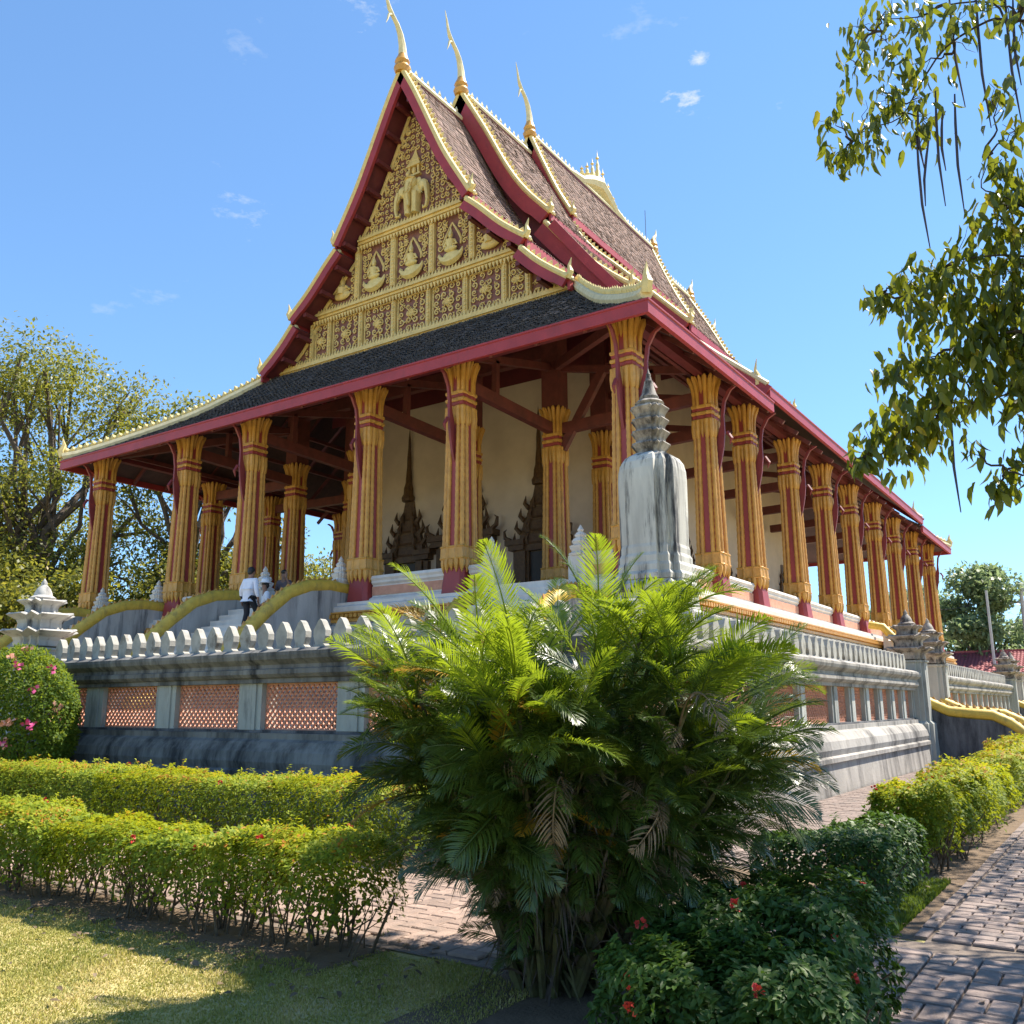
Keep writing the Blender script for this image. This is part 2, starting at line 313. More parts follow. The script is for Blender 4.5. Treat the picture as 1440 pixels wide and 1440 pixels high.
# ------------------------------------------------------------------ mesh helpers
class MB:
    """Collects simple shapes; build() links them as ONE mesh object."""
    def __init__(s):
        s.v = []
        s.f = []
        s.m = []

    def add(s, V, F, mi=0):
        o = len(s.v)
        s.v += [tuple(map(float, p)) for p in V]
        s.f += [tuple(i + o for i in f) for f in F]
        s.m += [mi] * len(F)
        return s

    def box(s, x0, y0, z0, x1, y1, z1, mi=0):
        V = [(x0, y0, z0), (x1, y0, z0), (x1, y1, z0), (x0, y1, z0), (x0, y0, z1), (x1, y0, z1), (x1, y1, z1), (x0, y1, z1)]
        return s.add(V, [(0, 3, 2, 1), (4, 5, 6, 7), (0, 1, 5, 4), (1, 2, 6, 5), (2, 3, 7, 6), (3, 0, 4, 7)], mi)

    def beam(s, a, b, w, h, mi=0, up=(0, 0, 1)):
        a, b = Vector(a), Vector(b)
        d = (b - a).normalized()
        sd = d.cross(Vector(up))
        if sd.length < 1e-4:
            sd = d.cross(Vector((1, 0, 0)))
        sd.normalize()
        u = sd.cross(d)
        V = []
        for p in (a, b):
            for i, j in ((-1, -1), (1, -1), (1, 1), (-1, 1)):
                V.append(p + sd * (w / 2 * i) + u * (h / 2 * j))
        return s.add(V, [(0, 1, 2, 3), (7, 6, 5, 4), (0, 4, 5, 1), (1, 5, 6, 2), (2, 6, 7, 3), (3, 7, 4, 0)], mi)

    def tube(s, path, rad, n=8, mi=0, flat=None):
        P = [Vector(p) for p in path]
        k = len(P)
        if not hasattr(rad, '__len__'):
            rad = [rad] * k
        t0 = (P[1] - P[0]).normalized()
        a = Vector((0, 0, 1)) if abs(t0.z) < .9 else Vector((1, 0, 0))
        nrm = (a - t0 * a.dot(t0)).normalized()
        V = []
        for i in range(k):
            t = (P[min(i + 1, k - 1)] - P[max(i - 1, 0)]).normalized()
            nrm = (nrm - t * nrm.dot(t)).normalized()
            b = t.cross(nrm)
            for j in range(n):
                an = 2 * PI * j / n
                q = nrm * (math.cos(an) * rad[i]) + b * (math.sin(an) * rad[i])
                if flat:
                    q = Vector((q.x * flat[0], q.y * flat[1], q.z * flat[2]))
                V.append(P[i] + q)
        F = []
        for i in range(k - 1):
            for j in range(n):
                F.append((i * n + j, i * n + (j + 1) % n, (i + 1) * n + (j + 1) % n, (i + 1) * n + j))
        F.append(tuple(range(n - 1, -1, -1)))
        F.append(tuple((k - 1) * n + j for j in range(n)))
        return s.add(V, F, mi)

    def lathe(s, prof, c=(0, 0, 0), n=12, sect=None, mi=0, lift=0.0):
        """prof: (r, z) upwards. sect: unit plan outline; lift raises its corners by lift*r."""
        if sect is None:
            sect = [(math.cos(2 * PI * j / n), math.sin(2 * PI * j / n)) for j in range(n)]
        n = len(sect)
        V = []
        for r, z in prof:
            for (x, y) in sect:
                lz = lift * r * max(0.0, abs(x * y) - .35) if lift else 0
                V.append((c[0] + x * r, c[1] + y * r, c[2] + z + lz))
        F = []
        for i in range(len(prof) - 1):
            for j in range(n):
                F.append((i * n + j, i * n + (j + 1) % n, (i + 1) * n + (j + 1) % n, (i + 1) * n + j))
        F.append(tuple(range(n - 1, -1, -1)))
        F.append(tuple((len(prof) - 1) * n + j for j in range(n)))
        return s.add(V, F, mi)

    def blob(s, c, r, n=10, k=6, mi=0):
        V = [(c[0], c[1], c[2] - r[2])]
        for i in range(1, k):
            a = -PI / 2 + PI * i / k
            for j in range(n):
                b = 2 * PI * j / n
                V.append((c[0] + r[0] * math.cos(a) * math.cos(b), c[1] + r[1] * math.cos(a) * math.sin(b), c[2] + r[2] * math.sin(a)))
        V.append((c[0], c[1], c[2] + r[2]))
        F = [(0, 1 + (j + 1) % n, 1 + j) for j in range(n)]
        for i in range(k - 2):
            for j in range(n):
                F.append((1 + i * n + j, 1 + i * n + (j + 1) % n, 1 + (i + 1) * n + (j + 1) % n, 1 + (i + 1) * n + j))
        o = 1 + (k - 2) * n
        F += [(o + j, o + (j + 1) % n, o + n) for j in range(n)]
        return s.add(V, F, mi)

    def sweep(s, prof, path, closed=False, mi=0, cap=True, mis=None):
        """prof: closed outline of (out, z); path: plan points, outward = right of travel; mitred."""
        P = [Vector((p[0], p[1])) for p in path]
        k = len(P)
        n = len(prof)
        V = []
        for i in range(k):
            def nr(a, b):
                d = (b - a).normalized()
                return Vector((d.y, -d.x))
            if closed or 0 < i < k - 1:
                n0, n1 = nr(P[i - 1], P[i]), nr(P[i], P[(i + 1) % k])
                m = (n0 + n1)
                m = m / max(1e-6, m.dot(n0))
            else:
                m = nr(P[0], P[1]) if i == 0 else nr(P[-2], P[-1])
            for o, z in prof:
                V.append((P[i].x + m.x * o, P[i].y + m.y * o, z))
        F = []
        if mis:
            for i in range(k - 1):
                s.add([V[i * n + j] for j in range(n)] + [V[(i + 1) * n + j] for j in range(n)], [(j, n + j, n + (j + 1) % n, (j + 1) % n) for j in range(n)] + ([tuple(range(n))] if i == 0 else []) + ([tuple(range(2 * n - 1, n - 1, -1))] if i == k - 2 else []), mis[i])
            return s
        for i in range(k if closed else k - 1):
            a, b = i * n, ((i + 1) % k) * n
            for j in range(n):
                F.append((a + j, b + j, b + (j + 1) % n, a + (j + 1) % n))
        if not closed and cap:
            F.append(tuple(range(n)))
            F.append(tuple((k - 1) * n + j for j in range(n - 1, -1, -1)))
        return s.add(V, F, mi)

    def mesh(s, name, mats, smooth=False):
        me = bpy.data.meshes.new(name)
        me.from_pydata(s.v, [], s.f)
        for m in (mats if isinstance(mats, (list, tuple)) else [mats]):
            me.materials.append(m)
        if any(s.m):
            me.polygons.foreach_set('material_index', s.m)
        fix_normals(me)
        if smooth:
            me.polygons.foreach_set('use_smooth', [True] * len(me.polygons))
            try:
                me.set_sharp_from_angle(angle=R(40))
            except Exception:
                pass
        me.update()
        return me

    def build(s, name, mats, parent=None, smooth=False):
        return link(name, s.mesh(name, mats, smooth), parent)

import bmesh
def fix_normals(me):
    b = bmesh.new()
    b.from_mesh(me)
    bmesh.ops.recalc_face_normals(b, faces=b.faces)
    b.to_mesh(me)
    b.free()

def link(name, me, parent=None):
    o = bpy.data.objects.new(name, me)
    COL.objects.link(o)
    if parent is not None:
        o.parent = parent
    return o

def np_mesh(name, V, F, mats, rnd=None, smooth=False, mi=None):
    """Fast mesh: V (n,3), F (m,3 or 4), rnd per vertex."""
    V = np.asarray(V, np.float32)
    F = np.asarray(F, np.int32)
    me = bpy.data.meshes.new(name)
    me.vertices.add(len(V))
    me.vertices.foreach_set('co', V.ravel())
    k = F.shape[1]
    me.loops.add(F.size)
    me.loops.foreach_set('vertex_index', F.ravel())
    me.polygons.add(len(F))
    me.polygons.foreach_set('loop_start', np.arange(0, F.size, k, dtype=np.int32))
    me.polygons.foreach_set('loop_total', np.full(len(F), k, np.int32))
    for m in (mats if isinstance(mats, (list, tuple)) else [mats]):
        me.materials.append(m)
    if mi is not None:
        me.polygons.foreach_set('material_index', np.asarray(mi, np.int32))
    if smooth:
        me.polygons.foreach_set('use_smooth', np.ones(len(F), bool))
    if rnd is not None:
        a = me.attributes.new('rnd', 'FLOAT', 'POINT')
        a.data.foreach_set('value', np.asarray(rnd, np.float32))
    me.update(calc_edges=True)
    me.validate()
    return me

def tag(o, label=None, cat=None, group=None, kind=None):
    if label: o['label'] = label
    if cat: o['category'] = cat
    if group: o['group'] = group
    if kind: o['kind'] = kind
    return o

def empty(name, loc=(0, 0, 0), parent=None):
    o = bpy.data.objects.new(name, None)
    COL.objects.link(o)
    o.location = loc
    o.empty_display_size = .2
    if parent is not None:
        o.parent = parent
    return o

def copy_tree(o, parent=None, loc=None):
    c = o.copy()
    COL.objects.link(c)
    c.parent = parent
    if loc is not None:
        c.location = loc
    for ch in list(o.children):
        copy_tree(ch, c)
    return c

def nrm(v):
    return v / np.maximum(np.linalg.norm(v, axis=-1, keepdims=True), 1e-9)

LEAF4 = (np.array([[0, 0, 0], [.42, .5, .06], [1, 0, -.10], [.42, -.5, .06]]), np.array([[0, 1, 2, 3]]))
LEAF8 = (np.array([[0, 0, 0], [.22, .40, .07], [.62, .42, .0], [1, 0, -.22], [.62, -.42, .0], [.22, -.40, .07], [.30, 0, -.02], [.68, 0, -.10]]),
         np.array([[0, 1, 6, 6], [0, 6, 5, 5], [1, 2, 7, 6], [6, 7, 4, 5], [2, 3, 7, 7], [7, 3, 4, 4]]))
def leaves(P, D, Nn, Ln, Wd, rnd, shape=LEAF4):
    """Leaf blades at P along D with face normal Nn."""
    D = nrm(D)
    S = nrm(np.cross(Nn, D))
    U = np.cross(D, S)
    T, F = shape
    V = (P[:, None] + D[:, None] * (T[None, :, 0:1] * Ln[:, None, None]) + S[:, None] * (T[None, :, 1:2] * Wd[:, None, None])
         + U[:, None] * (T[None, :, 2:3] * Ln[:, None, None]))
    k = len(T)
    n = len(P)
    if F.shape[1] == 4 and (F[:, 2] == F[:, 3]).any():
        T3 = []
        for f in F:
            T3.append((f[0], f[1], f[2]))
            if f[2] != f[3]:
                T3.append((f[0], f[2], f[3]))
        F = np.array(T3)
    FF = (np.arange(n)[:, None, None] * k + F[None]).reshape(-1, F.shape[1])
    return V.reshape(-1, 3), FF, np.repeat(rnd, k)

def rand_dirs(n):
    v = rng.normal(size=(n, 3))
    return nrm(v)

def lump(P, f=1.0, seed=0.0):
    x, y, z = P[:, 0] * f, P[:, 1] * f, P[:, 2] * f
    return (np.sin(x * 1.7 + y * 1.1 + seed) + np.sin(y * 2.3 - x * .9 + z * 1.9 + seed * 2) + np.sin(z * 2.7 + x * 2.9 + seed * 3) + np.sin(x * 5.1 + y * 4.3 + z * 3.1 + seed)) / 4
# ================================================================== THE SETTING
B = 4.379            # level of the column feet
X0 = -10.79          # temple axis
XL = -21.59          # left column line
LEN = 38.0           # temple length, first to last column line
TZ = 1.25            # lower terrace level

g = MB()
g.add([(-700, -700, 0), (700, -700, 0), (700, 900, 0), (-700, 900, 0)], [(0, 1, 2, 3)])
tag(g.build('ground', M['lawn']), kind='structure')

def strip(name, pts, z, m):
    b = MB()
    b.add([(x, y, z) for x, y in pts], [tuple(range(len(pts)))])
    return tag(b.build(name, m), kind='structure')

strip('planting_bed', [(-14, -11.1), (6.2, -11.1), (6.2, -8.9), (-14, -8.9)], .004, M['soil'])
strip('planting_bed', [(-14, -13.9), (4.65, -13.9), (4.65, -13.2), (-14, -13.2)], .004, M['soil'])
strip('planting_bed', [(5.6, -14.8), (7.95, -14.8), (7.95, -12.98), (5.6, -12.98)], .004, M['soil'])
strip('planting_bed', [(6.3, -11.0), (7.57, -11.0), (7.57, 14), (6.3, 14)], .004, M['soil'])

# ---- brick paving: joint sheet + single bricks (the 300 nearest) + the rest as one part
def brick_mesh(l, w, m):
    b = MB()
    h = .022
    e = .008
    V = [(-l / 2, -w / 2, 0), (l / 2, -w / 2, 0), (l / 2, w / 2, 0), (-l / 2, w / 2, 0),
         (-l / 2, -w / 2, h - e), (l / 2, -w / 2, h - e), (l / 2, w / 2, h - e), (-l / 2, w / 2, h - e),
         (-l / 2 + e, -w / 2 + e, h), (l / 2 - e, -w / 2 + e, h), (l / 2 - e, w / 2 - e, h), (-l / 2 + e, w / 2 - e, h)]
    F = [(0, 1, 5, 4), (1, 2, 6, 5), (2, 3, 7, 6), (3, 0, 4, 7), (4, 5, 9, 8), (5, 6, 10, 9), (6, 7, 11, 10), (7, 4, 8, 11), (8, 9, 10, 11)]
    b.add(V, F)
    return b.mesh('brick', m)

def pave(name, poly, cells, m, single=300):
    """cells: (x, y, rot, length, width)"""
    base = strip(name, poly, .008, M['mortar'])
    def vis(c):
        d = Vector((c[0], c[1], 0)) - CAM
        z = d.dot(_fw)
        if z < .5: return 1e9
        px, py = 720 + 1261 * d.dot(_r) / z, 720 - 1261 * d.dot(_u) / z
        return z if (-30 < px < 1470 and py < 1480) else 1e6 + z
    cells = sorted(cells, key=vis)
    meshes = {}
    for c in cells[:single]:
        k = (round(c[3], 3), round(c[4], 3))
        if k not in meshes:
            meshes[k] = brick_mesh(c[3], c[4], m)
        o = link('brick', meshes[k], base)
        o.location = (c[0], c[1], .009 + random.uniform(-.004, .004))
        o.rotation_euler = (random.uniform(-.012, .012), random.uniform(-.012, .012), c[2] + random.uniform(-.012, .012))
    rest = cells[single:]
    if rest:
        b = MB()
        for (x, y, r, l, w) in rest:
            c, s = math.cos(r), math.sin(r)
            z = .028 + random.uniform(-.004, .004)
            q = [(-l / 2, -w / 2), (l / 2, -w / 2), (l / 2, w / 2), (-l / 2, w / 2)]
            V = [(x + a * c - d * s, y + a * s + d * c, z) for a, d in q] + [(x + a * c - d * s, y + a * s + d * c, .009) for a, d in q]
            b.add(V, [(0, 1, 2, 3), (0, 4, 5, 1), (1, 5, 6, 2), (2, 6, 7, 3), (3, 7, 4, 0)])
        tag(b.build('bricks', m, base), kind='stuff')
    return base

def running(x0, x1, y0, y1, l, w, gap=.012):
    out = []
    j = 0
    y = y0 + w / 2
    while y < y1 - w / 2 + .01:
        x = x0 + l / 2 + (j % 2) * l / 2
        if j % 2: out.append((x0 + l / 4, y, 0, l / 2 - gap, w - gap))
        while x < x1 - l / 2 + .01:
            out.append((x, y, 0, l - gap, w - gap))
            x += l
        y += w
        j += 1
    return out

def basket(x0, x1, y0, y1, s, gap=.014):
    out = []
    for i in range(int((x1 - x0) / s)):
        for j in range(int((y1 - y0) / s)):
            cx, cy = x0 + (i + .5) * s, y0 + (j + .5) * s
            for q in (-1, 1):
                if (i + j) % 2: out.append((cx, cy + q * s / 4, 0, s - gap, s / 2 - gap))
                else: out.append((cx + q * s / 4, cy, PI / 2, s - gap, s / 2 - gap))
    return out

def herring(x0, x1, y0, y1, l, w, gap=.012, rot=0.0):
    """L-shaped herringbone laid square to the path."""
    out = []
    n = int(round(l / w))
    i0, i1 = int((x0) / w) - 4, int((x1) / w) + 4
    j0, j1 = int((y0) / w) - 4, int((y1) / w) + 4
    for i in range(i0, i1):
        for j in range(j0, j1):
            k = (i - j) % (2 * n)
            if k == 0: c = (w * (i + n / 2), w * (j + .5), 0)
            elif k == 2 * n - 1: c = (w * (i + .5), w * (j + n / 2), PI / 2)
            else: continue
            if x0 < c[0] < x1 and y0 < c[1] < y1:
                out.append((c[0], c[1], c[2], l - gap, w - gap))
    return out

pave('brick_path', [(-14, -13.22), (6.2, -13.22), (6.2, -11.08), (-14, -11.08)], herring(-2.0, 6.1, -13.1, -11.1, .26, .13), M['brick'])
pave('brick_pavement', [(6.2, -13.22), (11.5, -13.22), (11.5, -11.05), (6.2, -11.05)], basket(6.3, 9.9, -13.1, -11.1, .29), M['brick_grey'])
pave('brick_walk', [(7.63, -11.05), (9.9, -11.05), (9.9, 30), (7.63, 30)], running(7.66, 9.4, -10.98, 2.0, .26, .13), M['brick_grey'], 300)
pave('brick_apron', [(4.3, -8.95), (6.3, -8.95), (6.3, 9.0), (4.3, 9.0)], running(4.4, 6.25, -8.8, 8.9, .27, .14), M['brick_grey'], 120)
kb = MB()
for k in range(60):
    y = -10.95 + k * .3
    kb.box(7.55, y, 0, 7.635, y + .285, .028 + random.uniform(-.006, .006))
tag(kb.build('path_kerb', M['brick_grey']), kind='structure')

# ---- grass: blades on the near lawn
def grass_patch(n, poly_fn, x0, x1, y0, y1, hmin, hmax, name, m, wd=.006):
    P = np.c_[rng.uniform(x0, x1, n), rng.uniform(y0, y1, n), np.zeros(n)]
    P = P[poly_fn(P)]
    n = len(P)
    h = rng.uniform(hmin, hmax, n) * (1 + .5 * lump(P, 2.2))
    a = rng.uniform(0, 2 * PI, n)
    lean = rng.uniform(.1, 1.0, n)
    T = P + np.c_[np.cos(a) * h * lean, np.sin(a) * h * lean, h]
    w = np.c_[-np.sin(a), np.cos(a), np.zeros(n)] * wd
    V = np.stack([P - w, P + w, T], 1).reshape(-1, 3)
    r = np.clip(.46 + .34 * lump(P, 1.4, 2.0) + .2 * lump(P, 5.0, 1.0) + rng.normal(0, .22, n), 0, 1)
    o = link(name, np_mesh(name, V, np.arange(3 * n).reshape(-1, 3), m, np.repeat(r, 3)))
    return tag(o, kind='stuff')
g1 = grass_patch(170000, lambda P: (P[:, 1] < -13.28 - .50 * (P[:, 0] < 4.6) * 1.0 + .16 * lump(P, 3)) & (P[:, 0] < 6.0), -.5, 6.2, -16.2, -13.2, .006, .022, 'lawn_grass', M['grass'], .005)
tag(g1, 'short dry yellow green lawn in front of the hedges', 'grass')
g2 = grass_patch(22000, lambda P: np.ones(len(P), bool), 6.7, 7.42, -10.95, -8.6, .02, .06, 'ground_cover', M['cover_leaf'], .010)
tag(g2, 'bright green ground cover in the corner bed beside the brick walk', 'ground cover')

# ---- fallen leaves on the lawn, beds and bricks
def litter(n, x0, x1, y0, y1, z, name, label):
    P = np.c_[rng.uniform(x0, x1, n), rng.uniform(y0, y1, n), np.full(n, z) + rng.uniform(0, .012, n)]
    D = rand_dirs(n) * np.array([1, 1, .15])
    L = rng.uniform(.03, .075, n)
    V, F, r_ = leaves(P, D, nrm(np.array([0, 0, 1.]) + rand_dirs(n) * .35), L, L * .55, rng.uniform(0, 1, n), LEAF8)
    o = link(name, np_mesh(name, V, F, M['frond_dry'], r_))
    return tag(o, label, 'leaf litter', None, 'stuff')
litter(420, -2.5, 5.2, -14.3, -13.0, .022, 'fallen_leaves', 'dry brown leaves fallen under the nearest hedge')
litter(90, 0, 6.0, -16.0, -14.0, .03, 'fallen_leaves', 'few dry leaves scattered on the sunlit lawn')
litter(120, 6.2, 9.4, -13.2, -5.0, .036, 'fallen_leaves', 'few dry leaves scattered on the brick walk')

# ---- lower terrace floor and temple podium
tf = MB()
tf.box(-34, -8.1, .02, 3.75, 48, TZ)
tag(tf.build('terrace_floor', M['floor']), kind='structure')
# ================================================================== BOUNDARY WALL OF THE LOWER TERRACE
WY, WX = -8.37, 4.01
def picket_mesh():
    # hexagonal pointed picket standing on a small foot; width along x, depth along y
    prof = [(-.125, 0), (-.125, .03), (-.085, .06), (-.128, .17), (-.128, .26), (-.04, .40), (0, .43), (.04, .40), (.128, .26), (.128, .17), (.085, .06), (.125, .03), (.125, 0)]
    b = MB()
    n = len(prof)
    prof = [(x * 1.02, z * 1.03) for x, z in prof]
    V = [(x, -.06, z) for x, z in prof] + [(x, .06, z) for x, z in prof]
    F = [tuple(range(n)), tuple(range(2 * n - 1, n - 1, -1))] + [(i, n + i, n + (i + 1) % n, (i + 1) % n) for i in range(n)]
    b.add(V, F)
    return b.mesh('picket', M['picket'])
PICK = picket_mesh()

def lattice_mesh(w, h):
    """Pierced terracotta screen: frame, crossing diagonals and rings, see-through."""
    b = MB()
    t = .022
    d = .05
    b.box(-w / 2, -d / 2, 0, w / 2, d / 2, t)
    b.box(-w / 2, -d / 2, h - t, w / 2, d / 2, h)
    b.box(-w / 2, -d / 2, t, -w / 2 + t, d / 2, h - t)
    b.box(w / 2 - t, -d / 2, t, w / 2, d / 2, h - t)
    c = .115
    for sgn in (1, -1):
        k = -h
        while k < w + h:
            # line x = k + sgn*z
            z0, z1 = 0.0, h
            xa, xb = k + (0 if sgn > 0 else h), k + (h if sgn > 0 else 0)
            pts = [(xa, 0.0), (xb, h)]
            def clip(p, q):
                (x0, z0), (x1, z1) = p, q
                for lim, s in ((0, 1), (w, -1)):
                    if s * (x0 - lim) < 0 and s * (x1 - lim) < 0: return None
                    if s * (x0 - lim) < 0:
                        f = (lim - x0) / (x1 - x0); x0, z0 = lim, z0 + f * (z1 - z0)
                    if s * (x1 - lim) < 0:
                        f = (lim - x0) / (x1 - x0); x1, z1 = lim, z0 + f * (z1 - z0)
                return (x0, z0), (x1, z1)
            r = clip(*pts)
            if r and abs(r[0][0] - r[1][0]) > .03:
                b.beam((r[0][0] - w / 2, 0.003 * sgn, r[0][1]), (r[1][0] - w / 2, .003 * sgn, r[1][1]), .026, .034, up=(0, 1, 0))
            k += c
    # rosettes at the crossings
    nx, nz = int(w / c), int(h / c)
    for i in range(nx + 1):
        for j in range(1, nz * 2):
            x, z = (i + (.5 if j % 2 else 0)) * c, j * c / 2
            if x > w - .03 or z > h - .03 or x < .03: continue
            s = .022
            b.add([(x - w / 2 + s * math.cos(a), -.032, z + s * math.sin(a)) for a in (0, PI / 2, PI, 1.5 * PI)] + [(x - w / 2, -.040, z)],
                  [(0, 1, 4), (1, 2, 4), (2, 3, 4), (3, 0, 4)])
    return b.mesh('lattice_panel', M['terracotta'])

PLINTH = [(-.35, 0.01), (.34, 0.01), (.34, .05), (.30, .56), (.36, .58), (.36, .66), (.30, .69), (.33, .80), (.30, .95), (.20, 1.09), (.12, 1.13), (.12, 1.22), (-.35, 1.22)]
FRIEZE = [(-.33, 1.985), (.10, 1.985), (.10, 2.05), (.15, 2.07), (.20, 2.12), (.20, 2.19), (.16, 2.205), (.16, 2.26), (.26, 2.34), (.28, 2.40), (.28, 2.45), (.18, 2.503), (-.33, 2.503)]
SILL = [(-.28, 1.222), (.05, 1.222), (.05, 1.262), (-.28, 1.262)]

def wall_run(root, pa, pb, nrmv, post_at, pw=.55, skip_end=False):
    """posts, lattice panels between them and pickets along one straight face pa->pb"""
    pa, pb = Vector(pa), Vector(pb)
    d = (pb - pa).normalized()
    Lr = (pb - pa).length
    ang = math.atan2(d.y, d.x)
    n = Vector(nrmv)
    ps = sorted(post_at)
    pm = MB()
    # compound post: broad pilaster with a narrower flanking one behind
    pm.box(-pw / 2, -.015, 1.262, pw / 2, .30, 1.985)
    pm.box(-pw * .30, -.045, 1.264, pw * .30, -.015, 1.983)
    pme = pm.mesh('post', M['wall_mid'])
    for q in ps:
        o = link('post', pme, root)
        c = pa + d * q
        o.location = (c.x - n.x * 0, c.y - n.y * 0, 0)
        o.rotation_euler = (0, 0, ang)
    meshes = {}
    edges = [q for q in ps]
    for a, bq in zip(edges[:-1], edges[1:]):
        w = bq - a - pw - .004
        if w < .3: continue
        k = round(w, 2)
        if k not in meshes: meshes[k] = lattice_mesh(k, .72)
        o = link('lattice_panel', meshes[k], root)
        c = pa + d * ((a + bq) / 2) - n * .10
        o.location = (c.x, c.y, 1.263)
        o.rotation_euler = (0, 0, ang)

def pickets(root, pa, pb, n, step, inset):
    pa, pb = Vector(pa), Vector(pb)
    d = (pb - pa).normalized()
    ang = math.atan2(d.y, d.x)
    k = 0
    s = step * .5
    while s < (pb - pa).length - .1:
        o = link('picket', PICK, root)
        c = pa + d * s - Vector(n) * inset
        o.location = (c.x, c.y, 2.504)
        o.rotation_euler = (random.uniform(-.015, .015), random.uniform(-.015, .015), ang)
        s += step

w1 = empty('terrace_wall', (0, 0, 0))
tag(w1, 'weathered plaster boundary wall with terracotta lattice and pointed pickets in front of the temple', 'wall', 'boundary walls of the terrace')
PATH1 = [(-8.85, WY), (WX, WY), (WX, 8.55)]
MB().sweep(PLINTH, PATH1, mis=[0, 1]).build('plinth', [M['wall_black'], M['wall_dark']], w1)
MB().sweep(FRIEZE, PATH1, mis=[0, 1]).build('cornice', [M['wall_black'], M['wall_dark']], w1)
MB().sweep(SILL, PATH1).build('sill', M['mould'], w1)
fposts = [1.73, 3.915, 6.125, 8.35, 10.55, 12.58]           # along x from -8.85
wall_run(w1, (-8.85, WY), (WX, WY), (0, -1), [-0.2] + fposts)
rposts = [.30, 2.5, 4.7, 6.9, 9.1, 10.45, 11.75, 13.05, 14.35, 15.65, 16.95]
wall_run(w1, (WX, WY), (WX, 8.55), (1, 0), rposts, .42)
pickets(w1, (-8.75, WY), (WX - .1, WY), (0, -1), .43, .06)
pickets(w1, (WX, WY + .2), (WX, 8.4), (1, 0), .43, .06)

w2 = empty('terrace_wall', (0, 0, 0))
tag(w2, 'far stretch of boundary wall with white pickets beyond the side gate', 'wall', 'boundary walls of the terrace')
PATH2 = [(WX, 12.6), (WX, 31.2)]
MB().sweep(PLINTH, PATH2).build('plinth', M['wall_dark'], w2)
MB().sweep(FRIEZE, PATH2).build('cornice', M['wall_dark'], w2)
MB().sweep(SILL, PATH2).build('sill', M['mould'], w2)
wall_run(w2, PATH2[0], PATH2[1], (1, 0), [.3 + 1.5 * k for k in range(13)], .42)
pickets(w2, PATH2[0], PATH2[1], (1, 0), .43, .06)

# ---- gate pillars with tiered finials
RED20 = []
for q in range(4):
    for (x, y) in ((1, -.52), (1, .52), (.80, .52), (.80, .80), (.52, .80)):
        a = q * PI / 2
        RED20.append((x * math.cos(a) - y * math.sin(a), x * math.sin(a) + y * math.cos(a)))
SQ4 = [(1, -1), (1, 1), (-1, 1), (-1, -1)]

def gate_pillar(loc, label, hw=.42, dark=False):
    fm = M['finial_dark'] if dark else M['grey_white']
    t = empty('gate_pillar', loc)
    tag(t, label, 'gate pillar', 'gate pillars in the terrace wall')
    MB().lathe([(hw + .1, .02), (hw + .08, 1.1), (hw, 1.18), (hw, 2.72), (hw + .04, 2.76), (hw + .04, 2.80)], sect=RED20).build('shaft', M['wall_mid'], t)
    def tier(name, r0, z0, r1, z1, flare):
        h = z1 - z0
        MB().lathe([(r0 * .82, z0), (r0 * .80, z0 + h * .30), (r0 * .86, z0 + h * .48), (r0 * flare * .86, z0 + h * .62), (r0 * flare, z0 + h * .74), (r0 * flare * .97, z0 + h * .82), (r0 * .80, z0 + h * .90), (r1 * .86, z1)],
                   sect=RED20, lift=.55).build(name, fm, t)
    tier('finial_tier', hw * 1.20, 2.80, hw * 1.05, 3.16, 1.28)
    tier('finial_tier', hw * 1.08, 3.162, hw * .8, 3.50, 1.24)
    tier('finial_tier', hw * .80, 3.502, hw * .5, 3.78, 1.24)
    MB().lathe([(hw * .52, 3.782), (hw * .60, 3.83), (hw * .42, 3.88), (hw * .40, 3.93), (hw * .30, 4.02), (hw * .14, 4.10), (hw * .15, 4.14), (.0, 4.24)], n=12).build('bud', fm, t, True)
    return t
gate_pillar((-9.35, WY, 0), 'grey tiered gate pillar at the end of the front wall beside the flowering bush')
gate_pillar((WX - .05, 8.95, 0), 'stained tiered gate pillar closing the near right wall, nearer of the pair', .40, True)
gate_pillar((WX - .05, 12.2, 0), 'stained tiered gate pillar on the far side of the side stairs', .40, True)
gate_pillar((WX - .05, 31.6, 0), 'distant tiered gate pillar at the far end of the right wall', .40, True)
gate_pillar((WX - .05, 34.6, 0), 'farthest tiered gate pillar at the edge of the photo', .40, True)

# ---- stairs with naga balustrades
def naga_rail(path, r, name, parent, m=None):
    b = MB()
    b.tube(path, r, 12)
    o = b.build(name, m or M['naga'], parent, True)
    # back ridge of scales
    c = MB()
    P = [Vector(p) for p in path]
    for a, q in zip(P[:-1], P[1:]):
        n = max(1, int((q - a).length / .16))
        for k in range(n):
            p = a.lerp(q, (k + .5) / n)
            d = (q - a).normalized()
            up = Vector((0, 0, 1)) - d * d.z
            up.normalize()
            tp = p + up * ((r if not hasattr(r, '__len__') else r[0]) * .98)
            sd = d.cross(up)
            c.add([tp - d * .06 - sd * .03, tp + d * .06 - sd * .03, tp + d * .06 + sd * .03, tp - d * .06 + sd * .03, tp + up * .07 - d * .03], [(0, 1, 4), (1, 2, 4), (2, 3, 4), (3, 0, 4)])
    tag(c.build('scale_crest', M['gold'], o), kind='stuff')
    return o

